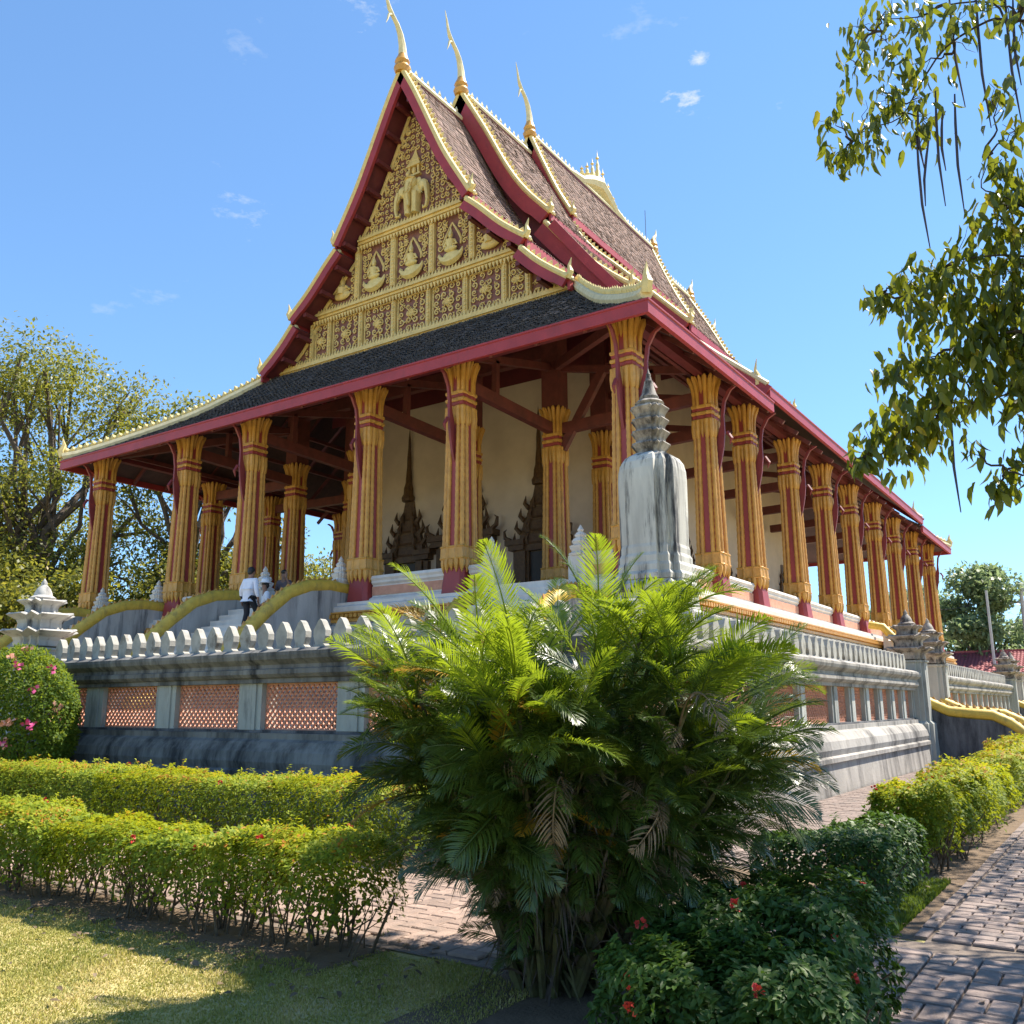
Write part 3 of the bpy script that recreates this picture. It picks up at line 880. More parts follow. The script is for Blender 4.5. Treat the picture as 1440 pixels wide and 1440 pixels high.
def front_stair(cx, label, hw=1.95, dz=0.0):
    t = empty('staircase', (cx, 0, TZ))
    tag(t, label, 'staircase', 'naga stairs up to the porch')
    n = 17
    H = B - TZ
    y0 = -.95
    for k in range(n):
        z1 = H * (n - k) / n - .01
        b = MB()
        b.box(-hw + .26, y0 - .30 * (k + 1), .01, hw - .26, y0 - .30 * k - .003, z1)
        b.build('step', M['white'], t)
    # curved cheek walls and tubes
    pts = [(y_, z_ + dz) for y_, z_ in [(-.15, .42), (-.9, .45), (-1.6, .36), (-2.3, .10), (-3.0, -.45), (-3.7, -1.10), (-4.4, -1.72), (-5.1, -2.25), (-5.9, -2.62), (-6.6, -2.75)]]
    for s in (-1, 1):
        x = s * hw
        ck = MB()
        top = [(y, H + z - .12) for y, z in pts]
        V = [(x - .14, y, z) for y, z in top] + [(x - .14, top[-1][0], .01), (x - .14, -.15, .01)]
        V2 = [(a + .28, b_, c) for a, b_, c in V]
        k = len(V)
        ck.add(V + V2, [tuple(range(k)), tuple(range(2 * k - 1, k - 1, -1))] + [(i, k + i, k + (i + 1) % k, (i + 1) % k) for i in range(k)])
        ck.build('cheek_wall', M['grey_white'], t)
        naga_rail([(x, y, H + z) for y, z in pts], .19, 'naga_rail', t)
    return t
front_stair(X0, 'central front staircase with yellow tubular naga rails under the man in white')
front_stair(-19.1, 'left front staircase with yellow naga rails beside the leftmost column')
front_stair(-2.1, 'right front staircase with yellow naga rails half hidden behind the palm', 1.25, -.75)

def side_stair(ya, yb, label):
    t = empty('garden_staircase', (WX, 0, 0))
    tag(t, label, 'staircase', 'side stairs down to the garden')
    n = 8
    for k in range(n):
        z = TZ * (n - k) / n
        MB().box(.05 + .36 * k, ya + .16, .01, .05 + .36 * (k + 1) - .003, yb - .16, z - .01).build('step', M['floor'], t)
    pts = [(-.2, 1.86), (.25, 1.66), (.75, 1.42), (1.3, 1.36), (1.8, 1.32), (2.2, 1.12), (2.6, .78), (3.0, .56), (3.5, .50)]
    for y in (ya, yb):
        ck = MB()
        V = [(.02, y - .15, .01)] + [(x, y - .15, z - .13) for x, z in pts[1:]] + [(3.5, y - .15, .01)]
        k = len(V)
        V2 = [(a, b_ + .3, c) for a, b_, c in V]
        ck.add(V + V2, [tuple(range(k)), tuple(range(2 * k - 1, k - 1, -1))] + [(i, k + i, k + (i + 1) % k, (i + 1) % k) for i in range(k)])
        ck.build('cheek_wall', M['mould'], t)
        naga_rail([(x, y, z) for x, z in pts], .16, 'naga_rail', t)
    return t
side_stair(9.35, 12.0, 'dark side stairs with golden naga rails running down to the garden')
side_stair(32.0, 34.4, 'distant side stairs with golden naga rails at the far gate')
# upper flight of the side stairs, from terrace to gallery
t = empty('garden_staircase', (0, 0, TZ))
tag(t, 'pale upper side stairs with yellow naga rail behind the side gate pillars', 'staircase', 'side stairs down to the garden')
for k in range(12):
    MB().box(.95 + .2 * k, 20.1, .01, .95 + .2 * (k + 1) - .003, 22.3, (B - TZ) * (12 - k) / 12 - .02).build('step', M['white'], t)
for y in (19.95, 22.45):
    naga_rail([(.5, y, 3.5), (1.0, y, 3.4), (1.6, y, 2.7), (2.2, y, 1.9), (2.8, y, 1.2), (3.3, y, .8)], .16, 'naga_rail', t)

# ---- the big stained stupa on the terrace
st = empty('stupa', (2.6, -4.4, TZ))
tag(st, 'tall white stupa with black streaks and a ringed spire rising behind the palm', 'stupa')
zz = lambda z: z - TZ
MB().lathe([(1.05, 0.01), (1.05, .35), (.98, .42), (.98, .8), (1.02, .9), (.90, 1.0), (.88, 1.7), (.96, 1.8), (.96, 1.92), (.80, 2.0), (.78, 2.25), (.84, 2.33), (.84, 2.42), (.74, 2.50)], sect=RED20).build('base', M['stupa'], st)
MB().lathe([(.78, 2.50), (.79, 2.58), (.73, 2.64), (.73, 2.74), (.70, 2.80), (.70, 2.90), (.665, 2.96), (.665, 3.06), (.645, 3.12), (.655, 3.7), (.66, 4.3), (.65, 4.48), (.615, 4.62), (.53, 4.73), (.42, 4.79), (.34, 4.82)], sect=RED20).build('bell_body', M['stupa'], st)
for (z0, r) in ((4.82, .31), (5.05, .305), (5.28, .30), (5.51, .31)):
    MB().lathe([(r * .94, z0), (r * .96, z0 + .05), (r * 1.14, z0 + .12), (r * 1.26, z0 + .16), (r * 1.20, z0 + .185), (r * .98, z0 + .21), (r * .93, z0 + .229)], sect=RED20, lift=.18).build('spire_tier', M['finial_dark'], st)
MB().lathe([(.28, 5.742), (.33, 5.80), (.28, 5.84), (.20, 5.86), (.215, 5.92), (.17, 5.98), (.13, 6.10), (.10, 6.20), (.10, 6.23), (.075, 6.25), (.05, 6.34), (.055, 6.37), (.03, 6.40), (.0, 6.50)], n=12).build('spire_tip', M['finial_dark'], st, True)
st.scale = (.79, .79, .957)
# ================================================================== THE TEMPLE
temple = empty('temple', (0, 0, 0))
tag(temple, 'golden columned temple with steep tiered red tiled roof and carved gilt pediment', 'temple')

def tpart(mb, name, m, smooth=False, parent=temple):
    return mb.build(name, m, parent, smooth)

# ---- podium
LOOP = [(XL, 0), (0, 0), (0, LEN), (XL, LEN)]     # travelled so that outward is to the right
tpart(MB().sweep([(-3, TZ), (1.0, TZ), (1.0, TZ + .30), (.92, TZ + .36), (.92, TZ + .55), (.80, TZ + .68), (.80, 3.30), (.86, 3.36), (.86, 3.50), (.92, 3.56), (.92, 3.72), (.78, 3.78), (.78, 3.82), (-3, 3.82)], LOOP, True), 'podium', M['grey_white'])
tpart(MB().sweep([(-3, 3.823), (.84, 3.823), (.84, 3.90), (.80, 3.93), (.80, 4.03), (.86, 4.06), (.86, 4.10), (-3, 4.10)], LOOP, True), 'gold_moulding', M['gold'])
tpart(MB().sweep([(-3, 4.103), (.74, 4.103), (.74, 4.25), (.62, 4.30), (.62, B - .002), (-3, B - .002)], LOOP, True), 'ledge', M['white'])
bd = MB()
for k in range(int(21.59 / .16)):
    x = XL + .08 + k * .16
    bd.box(x - .05, -.90, 3.935, x + .05, -.80, 4.03)
for k in range(int(LEN / .16)):
    y = .08 + k * .16
    bd.box(.80, y - .05, 3.935, .90, y + .05, 4.03)
tag(tpart(bd, 'moulding_beads', M['gold']), kind='stuff')
fl = MB()
fl.box(XL + .3, .3, TZ, -.3, LEN - .3, B + .05)
tpart(fl, 'gallery_floor', M['floor'])

# ---- columns
HC = 6.3
def column_proto():
    c = MB()
    # tapering red core, square with cut corners
    sect = [(1, -.72), (1, .72), (.72, 1), (-.72, 1), (-1, .72), (-1, -.72), (-.72, -1), (.72, -1)]
    c.lathe([(.318, .60), (.258, 5.4), (.27, HC - .02)], sect=sect)
    col = c.build('column', M['column_red'], temple)
    f = MB()
    f.lathe([(.385, 0), (.385, .06), (.34, .5), (.325, .66)], sect=sect)
    f.build('foot', M['column_red'], col)
    spots = [(.286, .286, .070), (.330, .148, .066), (.148, .330, .066)]
    rib_me, pet_me, tip_me, drop_me = [], [], [], []
    for (x, y, r) in spots:
        b = MB()
        k = .81
        nb_ = 46
        pth_ = [(x * (1 - .19 * (i_ / nb_)), y * (1 - .19 * (i_ / nb_)), .86 + 4.16 * i_ / nb_) for i_ in range(nb_ + 1)]
        b.tube(pth_, [r * (1 - .18 * i_ / nb_) * (1.06 if i_ % 2 else .90) for i_ in range(nb_ + 1)], 8)
        rib_me.append(b.mesh('rib', M['gold'], True))
        b = MB()
        o = 1.0 / math.hypot(x, y)
        ux, uy = x * o, y * o
        base = math.hypot(x, y) * k
        prof = [(0, 5.42, .85), (0.0, 5.75, .9), (.03, 5.98, 1.0), (.08, 6.14, 1.02), (.135, 6.24, .85), (.165, 6.29, .40)]
        b.tube([(ux * (base + d), uy * (base + d), z) for d, z, s in prof], [r * .95 * s for d, z, s in prof], 8)
        pet_me.append(b.mesh('petal', M['gold'], True))
        b = MB()
        b.tube([(x * .85, y * .85, 5.0), (x * .88, y * .88, 4.75), (x * .88, y * .88, 4.52), (x * .86, y * .86, 4.40)], [r * 1.15, r * 1.25, r * .95, .008], 8)
        drop_me.append(b.mesh('leaf_drop', M['gold'], True))
        b = MB()
        b.tube([(x * 1.02, y * 1.02, .90), (x * 1.03, y * 1.03, .82), (x * 1.04, y * 1.04, .70), (x * 1.04, y * 1.04, .56)], [r * 1.1, r * 1.25, r * .9, .006], 6)
        tip_me.append(b.mesh('leaf_tip', M['gold'], True))
    b = MB()
    b.tube([(.205, 0, 5.42), (.21, 0, 5.75), (.24, 0, 5.98), (.30, 0, 6.16), (.36, 0, 6.25), (.40, 0, 6.29)], [.045, .05, .058, .058, .045, .015], 8)
    pet_me.append(b.mesh('petal', M['gold'], True))
    b = MB()
    b.tube([(.225, .07, 5.42), (.23, .075, 5.75), (.26, .085, 5.98), (.31, .10, 6.15), (.36, .115, 6.24), (.40, .125, 6.28)], [.028, .03, .036, .036, .03, .01], 6)
    b.tube([(.225, -.07, 5.42), (.23, -.075, 5.75), (.26, -.085, 5.98), (.31, -.10, 6.15), (.36, -.115, 6.24), (.40, -.125, 6.28)], [.028, .03, .036, .036, .03, .01], 6)
    pet_me.append(b.mesh('petal', M['gold'], True))
    b = MB()
    b.tube([(.265, 0, 5.0), (.285, 0, 4.75), (.285, 0, 4.62), (.275, 0, 4.5)], [.05, .06, .045, .008], 8)
    drop_me.append(b.mesh('leaf_drop', M['gold'], True))
    b = MB()
    b.tube([(.345, 0, .90), (.35, 0, .82), (.35, 0, .72), (.345, 0, .60)], [.075, .085, .06, .006], 6)
    tip_me.append(b.mesh('leaf_tip', M['gold'], True))
    for q in range(4):
        for nm, ms in (('rib', rib_me), ('petal', pet_me), ('leaf_drop', drop_me), ('leaf_tip', tip_me)):
            for me in ms:
                link(nm, me, col).rotation_euler = (0, 0, q * PI / 2)
    # corner-following neck rings
    sect2 = []
    for q in range(4):
        for (x, y) in ((1.04, -.60), (1.10, -.48), (1.04, -.36), (1.0, 0), (1.04, .36), (1.10, .48), (1.04, .62), (1.0, .86), (1.02, 1.02), (.86, 1.0), (.62, 1.04)):
            a = q * PI / 2
            sect2.append((x * math.cos(a) - y * math.sin(a), x * math.sin(a) + y * math.cos(a)))
    for z, m in ((4.98, 'gold'), (5.10, 'column_red'), (5.20, 'gold'), (5.32, 'column_red'), (5.40, 'gold')):
        r = .30 if m == 'gold' else .275
        h = .052 if m == 'gold' else .055
        MB().lathe([(r * .94, z - h), (r, z - h * .5), (r, z + h * .5), (r * .94, z + h)], sect=sect2).build('neck_ring', M[m], col)
    # carved band over the foot
    MB().lathe([(.355, .90), (.37, .93), (.355, .96), (.348, 1.20), (.365, 1.23), (.350, 1.26)], sect=sect2).build('carved_band', M['gold'], col)
    return col

front_x = [XL, -16.63, -13.29, -8.29, -4.96, 0.0]
side_y = [4.815, 7.94, 12.29, 16.41, 20.41, 24.6, 28.75, 33.2, LEN]
proto = column_proto()
proto.location = (0, 0, B)
for x in front_x[:-1]:
    copy_tree(proto, temple, (x, 0, B))
for y in side_y:
    copy_tree(proto, temple, (0, y, B))
for y in side_y:
    copy_tree(proto, temple, (XL, y, B))
inner = [(-4.96, 4.815), (-8.29, 4.815), (-13.29, 4.815), (-16.63, 4.815), (-4.96, 7.94), (-16.63, 7.94)]
for (x, y) in inner:
    copy_tree(proto, temple, (x, y, B + .04))
    up = MB()
    up.box(x - .30, y - .30, B + HC + .04, x + .30, y + .30, 13.4 if y < 5 else 15.0)
    tpart(up, 'upper_post', M['timber'])

# ---- cella (the walled hall) with carved doorways
cy0, cy1 = 7.94, LEN - 7.94
cw = MB()
cw.box(-16.6, cy0, B + .05, -4.99, cy1, 15.5)
tpart(cw, 'hall_wall', M['cella'])
gm = MB()
gm.add([(-16.6, cy0 + .02, 15.5), (-4.99, cy0 + .02, 15.5), (X0, cy0 + .02, 23)], [(0, 1, 2)])
tpart(gm, 'hall_gable', M['timber'])

def doorway(x, y, rot, sc=1.0, spire=True):
    d = empty('doorway', (x, y, B + .06), temple)
    d.rotation_euler = (0, 0, rot)
    d.scale = (sc, sc, sc)
    MB().box(-.52, -.06, 0, .52, .02, 2.6).build('door_leaf', M['dark'], d)
    for s in (-1, 1):
        pb = MB()
        for (a, w, dp) in ((.70, .30, .26), (1.00, .22, .20), (.50, .10, .16)):
            pb.box(s * a - w / 2, -dp, .0, s * a + w / 2, .02, 2.62 + .01 * w)
        pb.box(s * .86 - .42, -.34, .001, s * .86 + .42, .02, .42)
        pb.box(s * .90 - .34, -.36, 2.66, s * .90 + .34, .02, 2.85)
        pb.box(s * .94 - .42, -.42, 2.853, s * .94 + .42, .02, 3.05)
        # flared corner scroll
        pb.tube([(s * 1.20, -.25, 3.05), (s * 1.42, -.28, 3.18), (s * 1.46, -.28, 3.42), (s * 1.34, -.28, 3.5)], [.09, .08, .05, .01], 6)
        pb.build('door_post', M['door'], d)
    tb = MB()
    flat_ = [(1, -.24), (1, .02), (-1, .02), (-1, -.24)]
    tb.lathe([(.98, 2.62), (1.0, 2.85), (.86, 2.95), (.80, 3.25), (.92, 3.32), (.74, 3.42), (.66, 3.75), (.76, 3.82), (.56, 3.92), (.46, 4.25), (.52, 4.32), (.36, 4.42), (.28, 4.8), (.22, 5.12)], sect=flat_)
    for k, w in enumerate((.95, .86, .70, .50)):
        z = 2.95 + .46 * k
        for s in (-1, 1):
            tb.tube([(s * w * .9, -w * .16 - .04, z - .1), (s * (w + .12), -w * .16 - .05, z + .10), (s * (w + .07), -w * .16 - .05, z + .40)], [.10, .085, .01], 5)
            tb.tube([(s * w * .5, -w * .2 - .04, z - .1), (s * w * .55, -w * .22 - .06, z + .12), (s * w * .42, -w * .2 - .05, z + .36)], [.10, .085, .01], 5)
    tb.build('door_pediment', M['door'], d)
    if spire:
        MB().lathe([(.26, 5.1), (.28, 5.25), (.20, 5.4), (.19, 5.65), (.13, 5.85), (.12, 6.1), (.085, 6.5), (.085, 6.9), (.055, 7.3), (.045, 7.7), (.0, 8.2)], c=(0, -.12, 0), n=8).build('door_spire', M['door'], d, True)
    return d
doorway(-13.55, cy0, 0, .98)
doorway(X0, cy0, 0, 1.12)
doorway(-7.5, cy0, 0, .95)
for y in (10.2, 14.3, 18.4, 22.5, 26.7):
    doorway(-4.99, y, PI / 2, .80, False)
for y in (10.2, 18.4, 26.7):
    doorway(-16.6, y, -PI / 2, .80, False)

# ---- beams between the column rows
def beam(a, b, w=.22, h=.34, nm='beam', m='timber'):
    tpart(MB().beam(a, b, w, h), nm, M[m])
zb = B + 5.75
for x in front_x[1:-1]:
    beam((x, .28, zb), (x, 4.5, zb - .1))
    beam((x, .25, zb + .85), (x, 4.5, zb + 1.9), .16, .22)
    beam((x, 1.6, zb + .1), (x, 1.6, zb + 1.15), .16, .16, 'strut')
for y in side_y[:-1]:
    xe = -4.7 if y < 5 else -4.75
    beam((-.28, y, zb), (xe, y, zb - .1))
    beam((-.28, y, zb + .85), (xe, y, zb + 1.9), .16, .22)
    beam((XL + .28, y, zb), (-16.9, y, zb - .1))
    beam((-1.6, y, zb + .1), (-1.6, y, zb + 1.15), .16, .16, 'strut')
for a, b in zip([-16.63, -13.29, -8.29, -4.96][:-1], [-13.29, -8.29, -4.96]):
    beam((a + .32, 4.815, B + 8.3), (b - .32, 4.815, B + 8.3), .26, .40)
# hip braces at the porch corner and collar braces on the inner columns
beam((-.3, .3, zb + .7), (-4.7, 4.55, zb + 1.9), .18, .26)
beam((XL + .3, .3, zb + .7), (-16.9, 4.55, zb + 1.9), .18, .26)
beam((-4.7, 4.815, B + 5.0), (-3.2, 4.815, B + 7.3), .18, .26, 'brace')
# wall plates over the columns
for (a, b) in (((XL - .1, 0, B + HC + .12), (.1, 0, B + HC + .12)),):
    beam(a, b, .26, .24, 'wall_plate', 'maroon')
beam((0, .14, B + HC + .12), (0, LEN, B + HC + .12), .26, .24, 'wall_plate', 'maroon')
beam((XL, .14, B + HC + .12), (XL, LEN, B + HC + .12), .26, .24, 'wall_plate', 'maroon')

# ---- eave brackets: slim curved red blades
def bracket_mesh():
    b = MB()
    out = [(.30, 3.50), (.38, 3.72), (.48, 4.15), (.54, 4.6), (.535, 5.1), (.60, 5.5), (.78, 5.80), (1.02, 5.94)]
    inn = [(.90, 5.96), (.66, 5.80), (.51, 5.5), (.455, 5.1), (.43, 4.85), (.33, 4.55), (.29, 4.2), (.28, 3.7)]
    P = out + inn
    n = len(P)
    V = [(-.035, -y, z) for y, z in P] + [(.035, -y, z) for y, z in P]
    F = []
    m = len(out)
    for i in range(m - 1):
        j = n - 1 - i
        F += [(i, i + 1, j - 1, j), (n + i, n + j, n + j - 1, n + i + 1)]
    F += [(i, n + i, n + (i + 1) % n, (i + 1) % n) for i in range(n)]
    b.add(V, F)
    b.tube([(0, -.60, 4.62), (0, -.72, 4.42), (0, -.66, 4.25)], [.05, .05, .015], 5)
    return b.mesh('eave_bracket', M['bracket'])
BR = bracket_mesh()
for x in front_x:
    link('eave_bracket', BR, temple).location = (x, 0, B)
for y in [0.0] + side_y:
    o = link('eave_bracket', BR, temple)
    o.location = (0, y, B)
    o.rotation_euler = (0, 0, PI / 2)
    o = link('eave_bracket', BR, temple)
    o.location = (XL, y, B)
    o.rotation_euler = (0, 0, -PI / 2)

# ---- parapets between the columns
PAR = [(-.30, B), (.34, B), (.34, B + .10), (.22, B + .16), (.20, B + .48), (.26, B + .54), (.26, B + .60), (.30, B + .66), (.26, B + .74), (-.26, B + .74), (-.30, B + .66), (-.30, B)]
def parapet(a, b):
    pr = MB().sweep(PAR, [a, b]).build('parapet', M['white'], temple)
    MB().sweep([(.18, B + .20), (.232, B + .20), (.232, B + .44), (.18, B + .44)], [a, b]).build('terracotta_band', M['terracotta'], pr)
parapet((-16.2, .12), (-13.7, .12))
parapet((-7.9, .12), (-5.35, .12))
parapet((-4.56, .12), (-3.98, .12))
parapet((-.98, .12), (-.42, .12))
parapet((-17.1, .12), (-17.02, .12))
ys = [0.0] + side_y
for a, b in zip(ys[:-1], ys[1:]):
    if 8 < a < 11 and False: continue
    parapet((-.12, a + .40), (-.12, b - .40))
# lotus-bud finials on posts at the heads of the stairs
def finial(x, y):
    p = MB()
    p.box(x - .22, y - .22, B - .001, x + .22, y + .22, B + .62)
    o = p.build('stair_post', M['white'], temple)
    MB().lathe([(.24, B + .622), (.26, B + .68), (.18, B + .73), (.22, B + .80), (.24, B + .86), (.15, B + .90), (.19, B + .97), (.15, B + 1.04), (.10, B + 1.06), (.13, B + 1.12), (.09, B + 1.18), (.05, B + 1.2), (.07, B + 1.25), (0, B + 1.38)], c=(x, y, 0), sect=RED20).build('bud_finial', M['white'], o)
for x in (-12.1, -8.95, -3.75, -1.2, -20.6, -17.35):
    finial(x, -.28)

# ---- ROOFS ------------------------------------------------------------
def resample(P, step):
    P = np.array(P, float)
    s = np.r_[0, np.cumsum(np.linalg.norm(np.diff(P, axis=0), axis=1))]
    n = max(2, int(s[-1] / step) + 1)
    t = np.linspace(0, s[-1], n)
    return np.stack([np.interp(t, s, P[:, k]) for k in range(3)], 1)

def smooth_poly(P, k=5):
    """Catmull-Rom through the points."""
    P = [np.array(p, float) for p in P]
    if len(P) < 3: return [tuple(p) for p in P]
    Q = [2 * P[0] - P[1]] + P + [2 * P[-1] - P[-2]]
    out = []
    for i in range(1, len(Q) - 2):
        for j in range(k):
            t = j / k
            a, b, c, d = Q[i - 1], Q[i], Q[i + 1], Q[i + 2]
            out.append(.5 * ((2 * b) + (c - a) * t + (2 * a - 5 * b + 4 * c - d) * t * t + (3 * b - a - 3 * c + d) * t ** 3))
    out.append(P[-1])
    return [tuple(p) for p in out]

def tile_rows(Lp, Rp, row, wid, m, parent, name='roof_tiles'):
    """Rows of single clay tiles between the edge lines Lp and Rp (top to bottom)."""
    L0 = np.array(Lp, float)
    R0 = np.array(Rp, float)
    ref = L0 if np.linalg.norm(np.diff(L0, axis=0), axis=1).sum() > np.linalg.norm(np.diff(R0, axis=0), axis=1).sum() else R0
    n = max(3, int(np.linalg.norm(np.diff(ref, axis=0), axis=1).sum() / row))
    def rs(P):
        s = np.r_[0, np.cumsum(np.linalg.norm(np.diff(P, axis=0), axis=1))]
        t = np.linspace(0, s[-1], n + 1)
        return np.stack([np.interp(t, s, P[:, k]) for k in range(3)], 1)
    Lr, Rr = rs(L0), rs(R0)
    Vs, rn = [], []
    for i in range(n):
        a0, b0, a1, b1 = Lr[i], Rr[i], Lr[i + 1], Rr[i + 1]
        k = max(1, int(np.linalg.norm(b1 - a1) / wid))
        e = np.r_[0, (np.arange(1, k) + (.5 if i % 2 else 0.) - (.25)) / k, 1]
        s0, s1 = e[:-1, None], e[1:, None]
        g = .06 * (s1 - s0)
        s0, s1 = s0 + g, s1 - g
        N = np.cross(b0 - a0, a1 - a0)
        N /= max(1e-9, np.linalg.norm(N))
        if N[2] < 0: N = -N
        m_ = len(s0)
        lift = (.040 + rng.uniform(-.014, .020, m_))[:, None]
        dn = (a1 - a0) * rng.uniform(0.02, .14, m_)[:, None]
        tl, tr = a0 + (b0 - a0) * s0 + N * .012, a0 + (b0 - a0) * s1 + N * .012
        bl, br = a1 + (b1 - a1) * s0 + N * lift + dn, a1 + (b1 - a1) * s1 + N * lift + dn
        bm = a1 + (b1 - a1) * ((s0 + s1) / 2) + N * lift + dn * 1.0 + (a1 - a0) * .18
        bb, bc = bl - N * .045, br - N * .045
        Vs.append(np.stack([tl, tr, br, bm, bl, bb, bc], 1).reshape(-1, 3))
        rn.append(np.repeat(np.clip(rng.normal(.5, .28, m_), 0, 1), 7))
    V = np.concatenate(Vs)
    q = np.arange(len(V) // 7)[:, None] * 7
    F = np.concatenate([q + np.array([[0, 4, 3, 3]]), q + np.array([[0, 3, 1, 1]]), q + np.array([[1, 3, 2, 2]]), q + np.array([[4, 5, 3, 3]]), q + np.array([[3, 6, 2, 2]])])[:, :3]
    o = link(name, np_mesh(name, V, F, m, np.concatenate(rn)), parent)
    return tag(o, kind='stuff')

def slab(Lp, Rp, th, name, mats, parent=temple, top=None, under=None):
    """Roof deck under the tiles: closed sheet with thickness."""
    Lp = [np.array(p, float) for p in Lp]
    Rp = [np.array(p, float) for p in Rp]
    n = len(Lp)
    b = MB()
    V, N = [], []
    for i in range(n):
        d = (Lp[min(i + 1, n - 1)] - Lp[max(i - 1, 0)])
        nn = np.cross(Rp[i] - Lp[i] + 1e-9, d)
        nn = nn / max(1e-9, np.linalg.norm(nn))
        if nn[2] < 0: nn = -nn
        N.append(nn)
    for i in range(n): V += [Lp[i] - N[i] * .02, Rp[i] - N[i] * .02, Lp[i] - N[i] * th, Rp[i] - N[i] * th]
    F, mi = [], []
    for i in range(n - 1):
        a, c = i * 4, (i + 1) * 4
        F += [(a, a + 1, c + 1, c), (a + 2, c + 2, c + 3, a + 3), (a, c, c + 2, a + 2), (a + 1, a + 3, c + 3, c + 1)]
        mi += [0, 1, 1, 1]
    F += [(0, 2, 3, 1), ((n - 1) * 4, (n - 1) * 4 + 1, (n - 1) * 4 + 3, (n - 1) * 4 + 2)]
    mi += [1, 1]
    b.v = [tuple(v) for v in V]
    b.f = F
    b.m = mi
    return b.build(name, mats, parent)

def teeth(path, step, h, w, name, m, parent, up=(0, 0, 1), lean=0.0, fat=.5):
    """A row of small leaf-shaped crests along a path: real little spikes, joined."""
    P = resample(path, step)
    b = MB()
    up = Vector(up)
    for i in range(len(P) - 1):
        p = (Vector(P[i]) + Vector(P[i + 1])) / 2
        d = (Vector(P[i + 1]) - Vector(P[i])).normalized()
        u = (up - d * up.dot(d)).normalized()
        s = d.cross(u)
        hh = h * random.uniform(.9, 1.1)
        a = p + d * (w * .5)
        c = p - d * (w * .5)
        t_ = p + u * hh + d * lean
        mid = p + u * hh * .45
        b.add([a, c, mid + d * w * fat, mid - d * w * fat, mid + s * w * .35, mid - s * w * .35, t_],
              [(0, 4, 1), (1, 5, 0), (0, 2, 4), (1, 4, 3), (3, 5, 1), (2, 0, 5), (2, 6, 4), (4, 6, 3), (3, 6, 5), (5, 6, 2)])
    return tag(b.build(name, m, parent), kind='stuff')

def prof3(prof, y, side):
    return [(X0 + side * dx, y, z) for dx, z in prof]

EZ1, EZ2 = 10.51, 10.93
EX = 1.08
T1 = [[(0, 24.87), (.55, 23.85), (1.05, 22.8), (1.65, 21.5), (2.2, 20.4), (3.2, 18.72)],
      [(3.05, 18.45), (3.6, 17.95), (4.5, 17.05), (5.45, 16.28)],
      [(5.25, 15.95), (5.8, 15.38), (6.3, 14.95), (7.0, 14.42)]]
T2 = [[(0, 26.16), (.65, 24.98), (1.29, 23.8), (2.32, 21.8), (3.14, 20.55), (4.16, 19.36)],
      [(3.95, 19.0), (5.1, 17.6), (6.38, 16.35), (7.35, 15.52)]]
T3 = [[(0, 27.18), (.68, 25.5), (1.41, 23.85), (2.14, 22.47)],
      [(1.95, 22.1), (3.0, 20.6), (4.3, 19.25), (7.3, 16.1)]]
Y1, Y2, Y3 = 3.82, 7.42, 12.57

def roof_run(segs, y0, y1, tiers, front=True):
    """steep upper roof between the gable planes y0 and y1, both slopes"""
    for side in (1, -1):
        for i, sg in enumerate(segs):
            sg = smooth_poly([(a, 0, b) for a, b in sg], 4)
            sg = [(a, b) for a, _, b in sg]
            Lp, Rp = prof3(sg, y0, side), prof3(sg, y1, side)
            rf = slab(Lp, Rp, .16, 'roof', [M['tile'], M['soffit']])
            tile_rows(Lp, Rp, .21, .19, M['tile'], rf)
            # eave board at the foot of each layer, running back along the building
            dx, z = sg[-1]
            x = X0 + side * dx
            MB().box(min(x - side * .05, x + side * .04), y0, z - .34, max(x - side * .05, x + side * .04), y1, z - .02).build('eave_board', M['red'], rf)

roof_run(T1, Y1, Y2 + .5, 3)
roof_run(T2, Y2, Y3 + .5, 2)
roof_run(T3, Y3, LEN - Y3, 2)
roof_run(T2, LEN - Y3 - .5, LEN - Y2, 2)
roof_run(T1, LEN - Y2 - .5, LEN - Y1, 3)

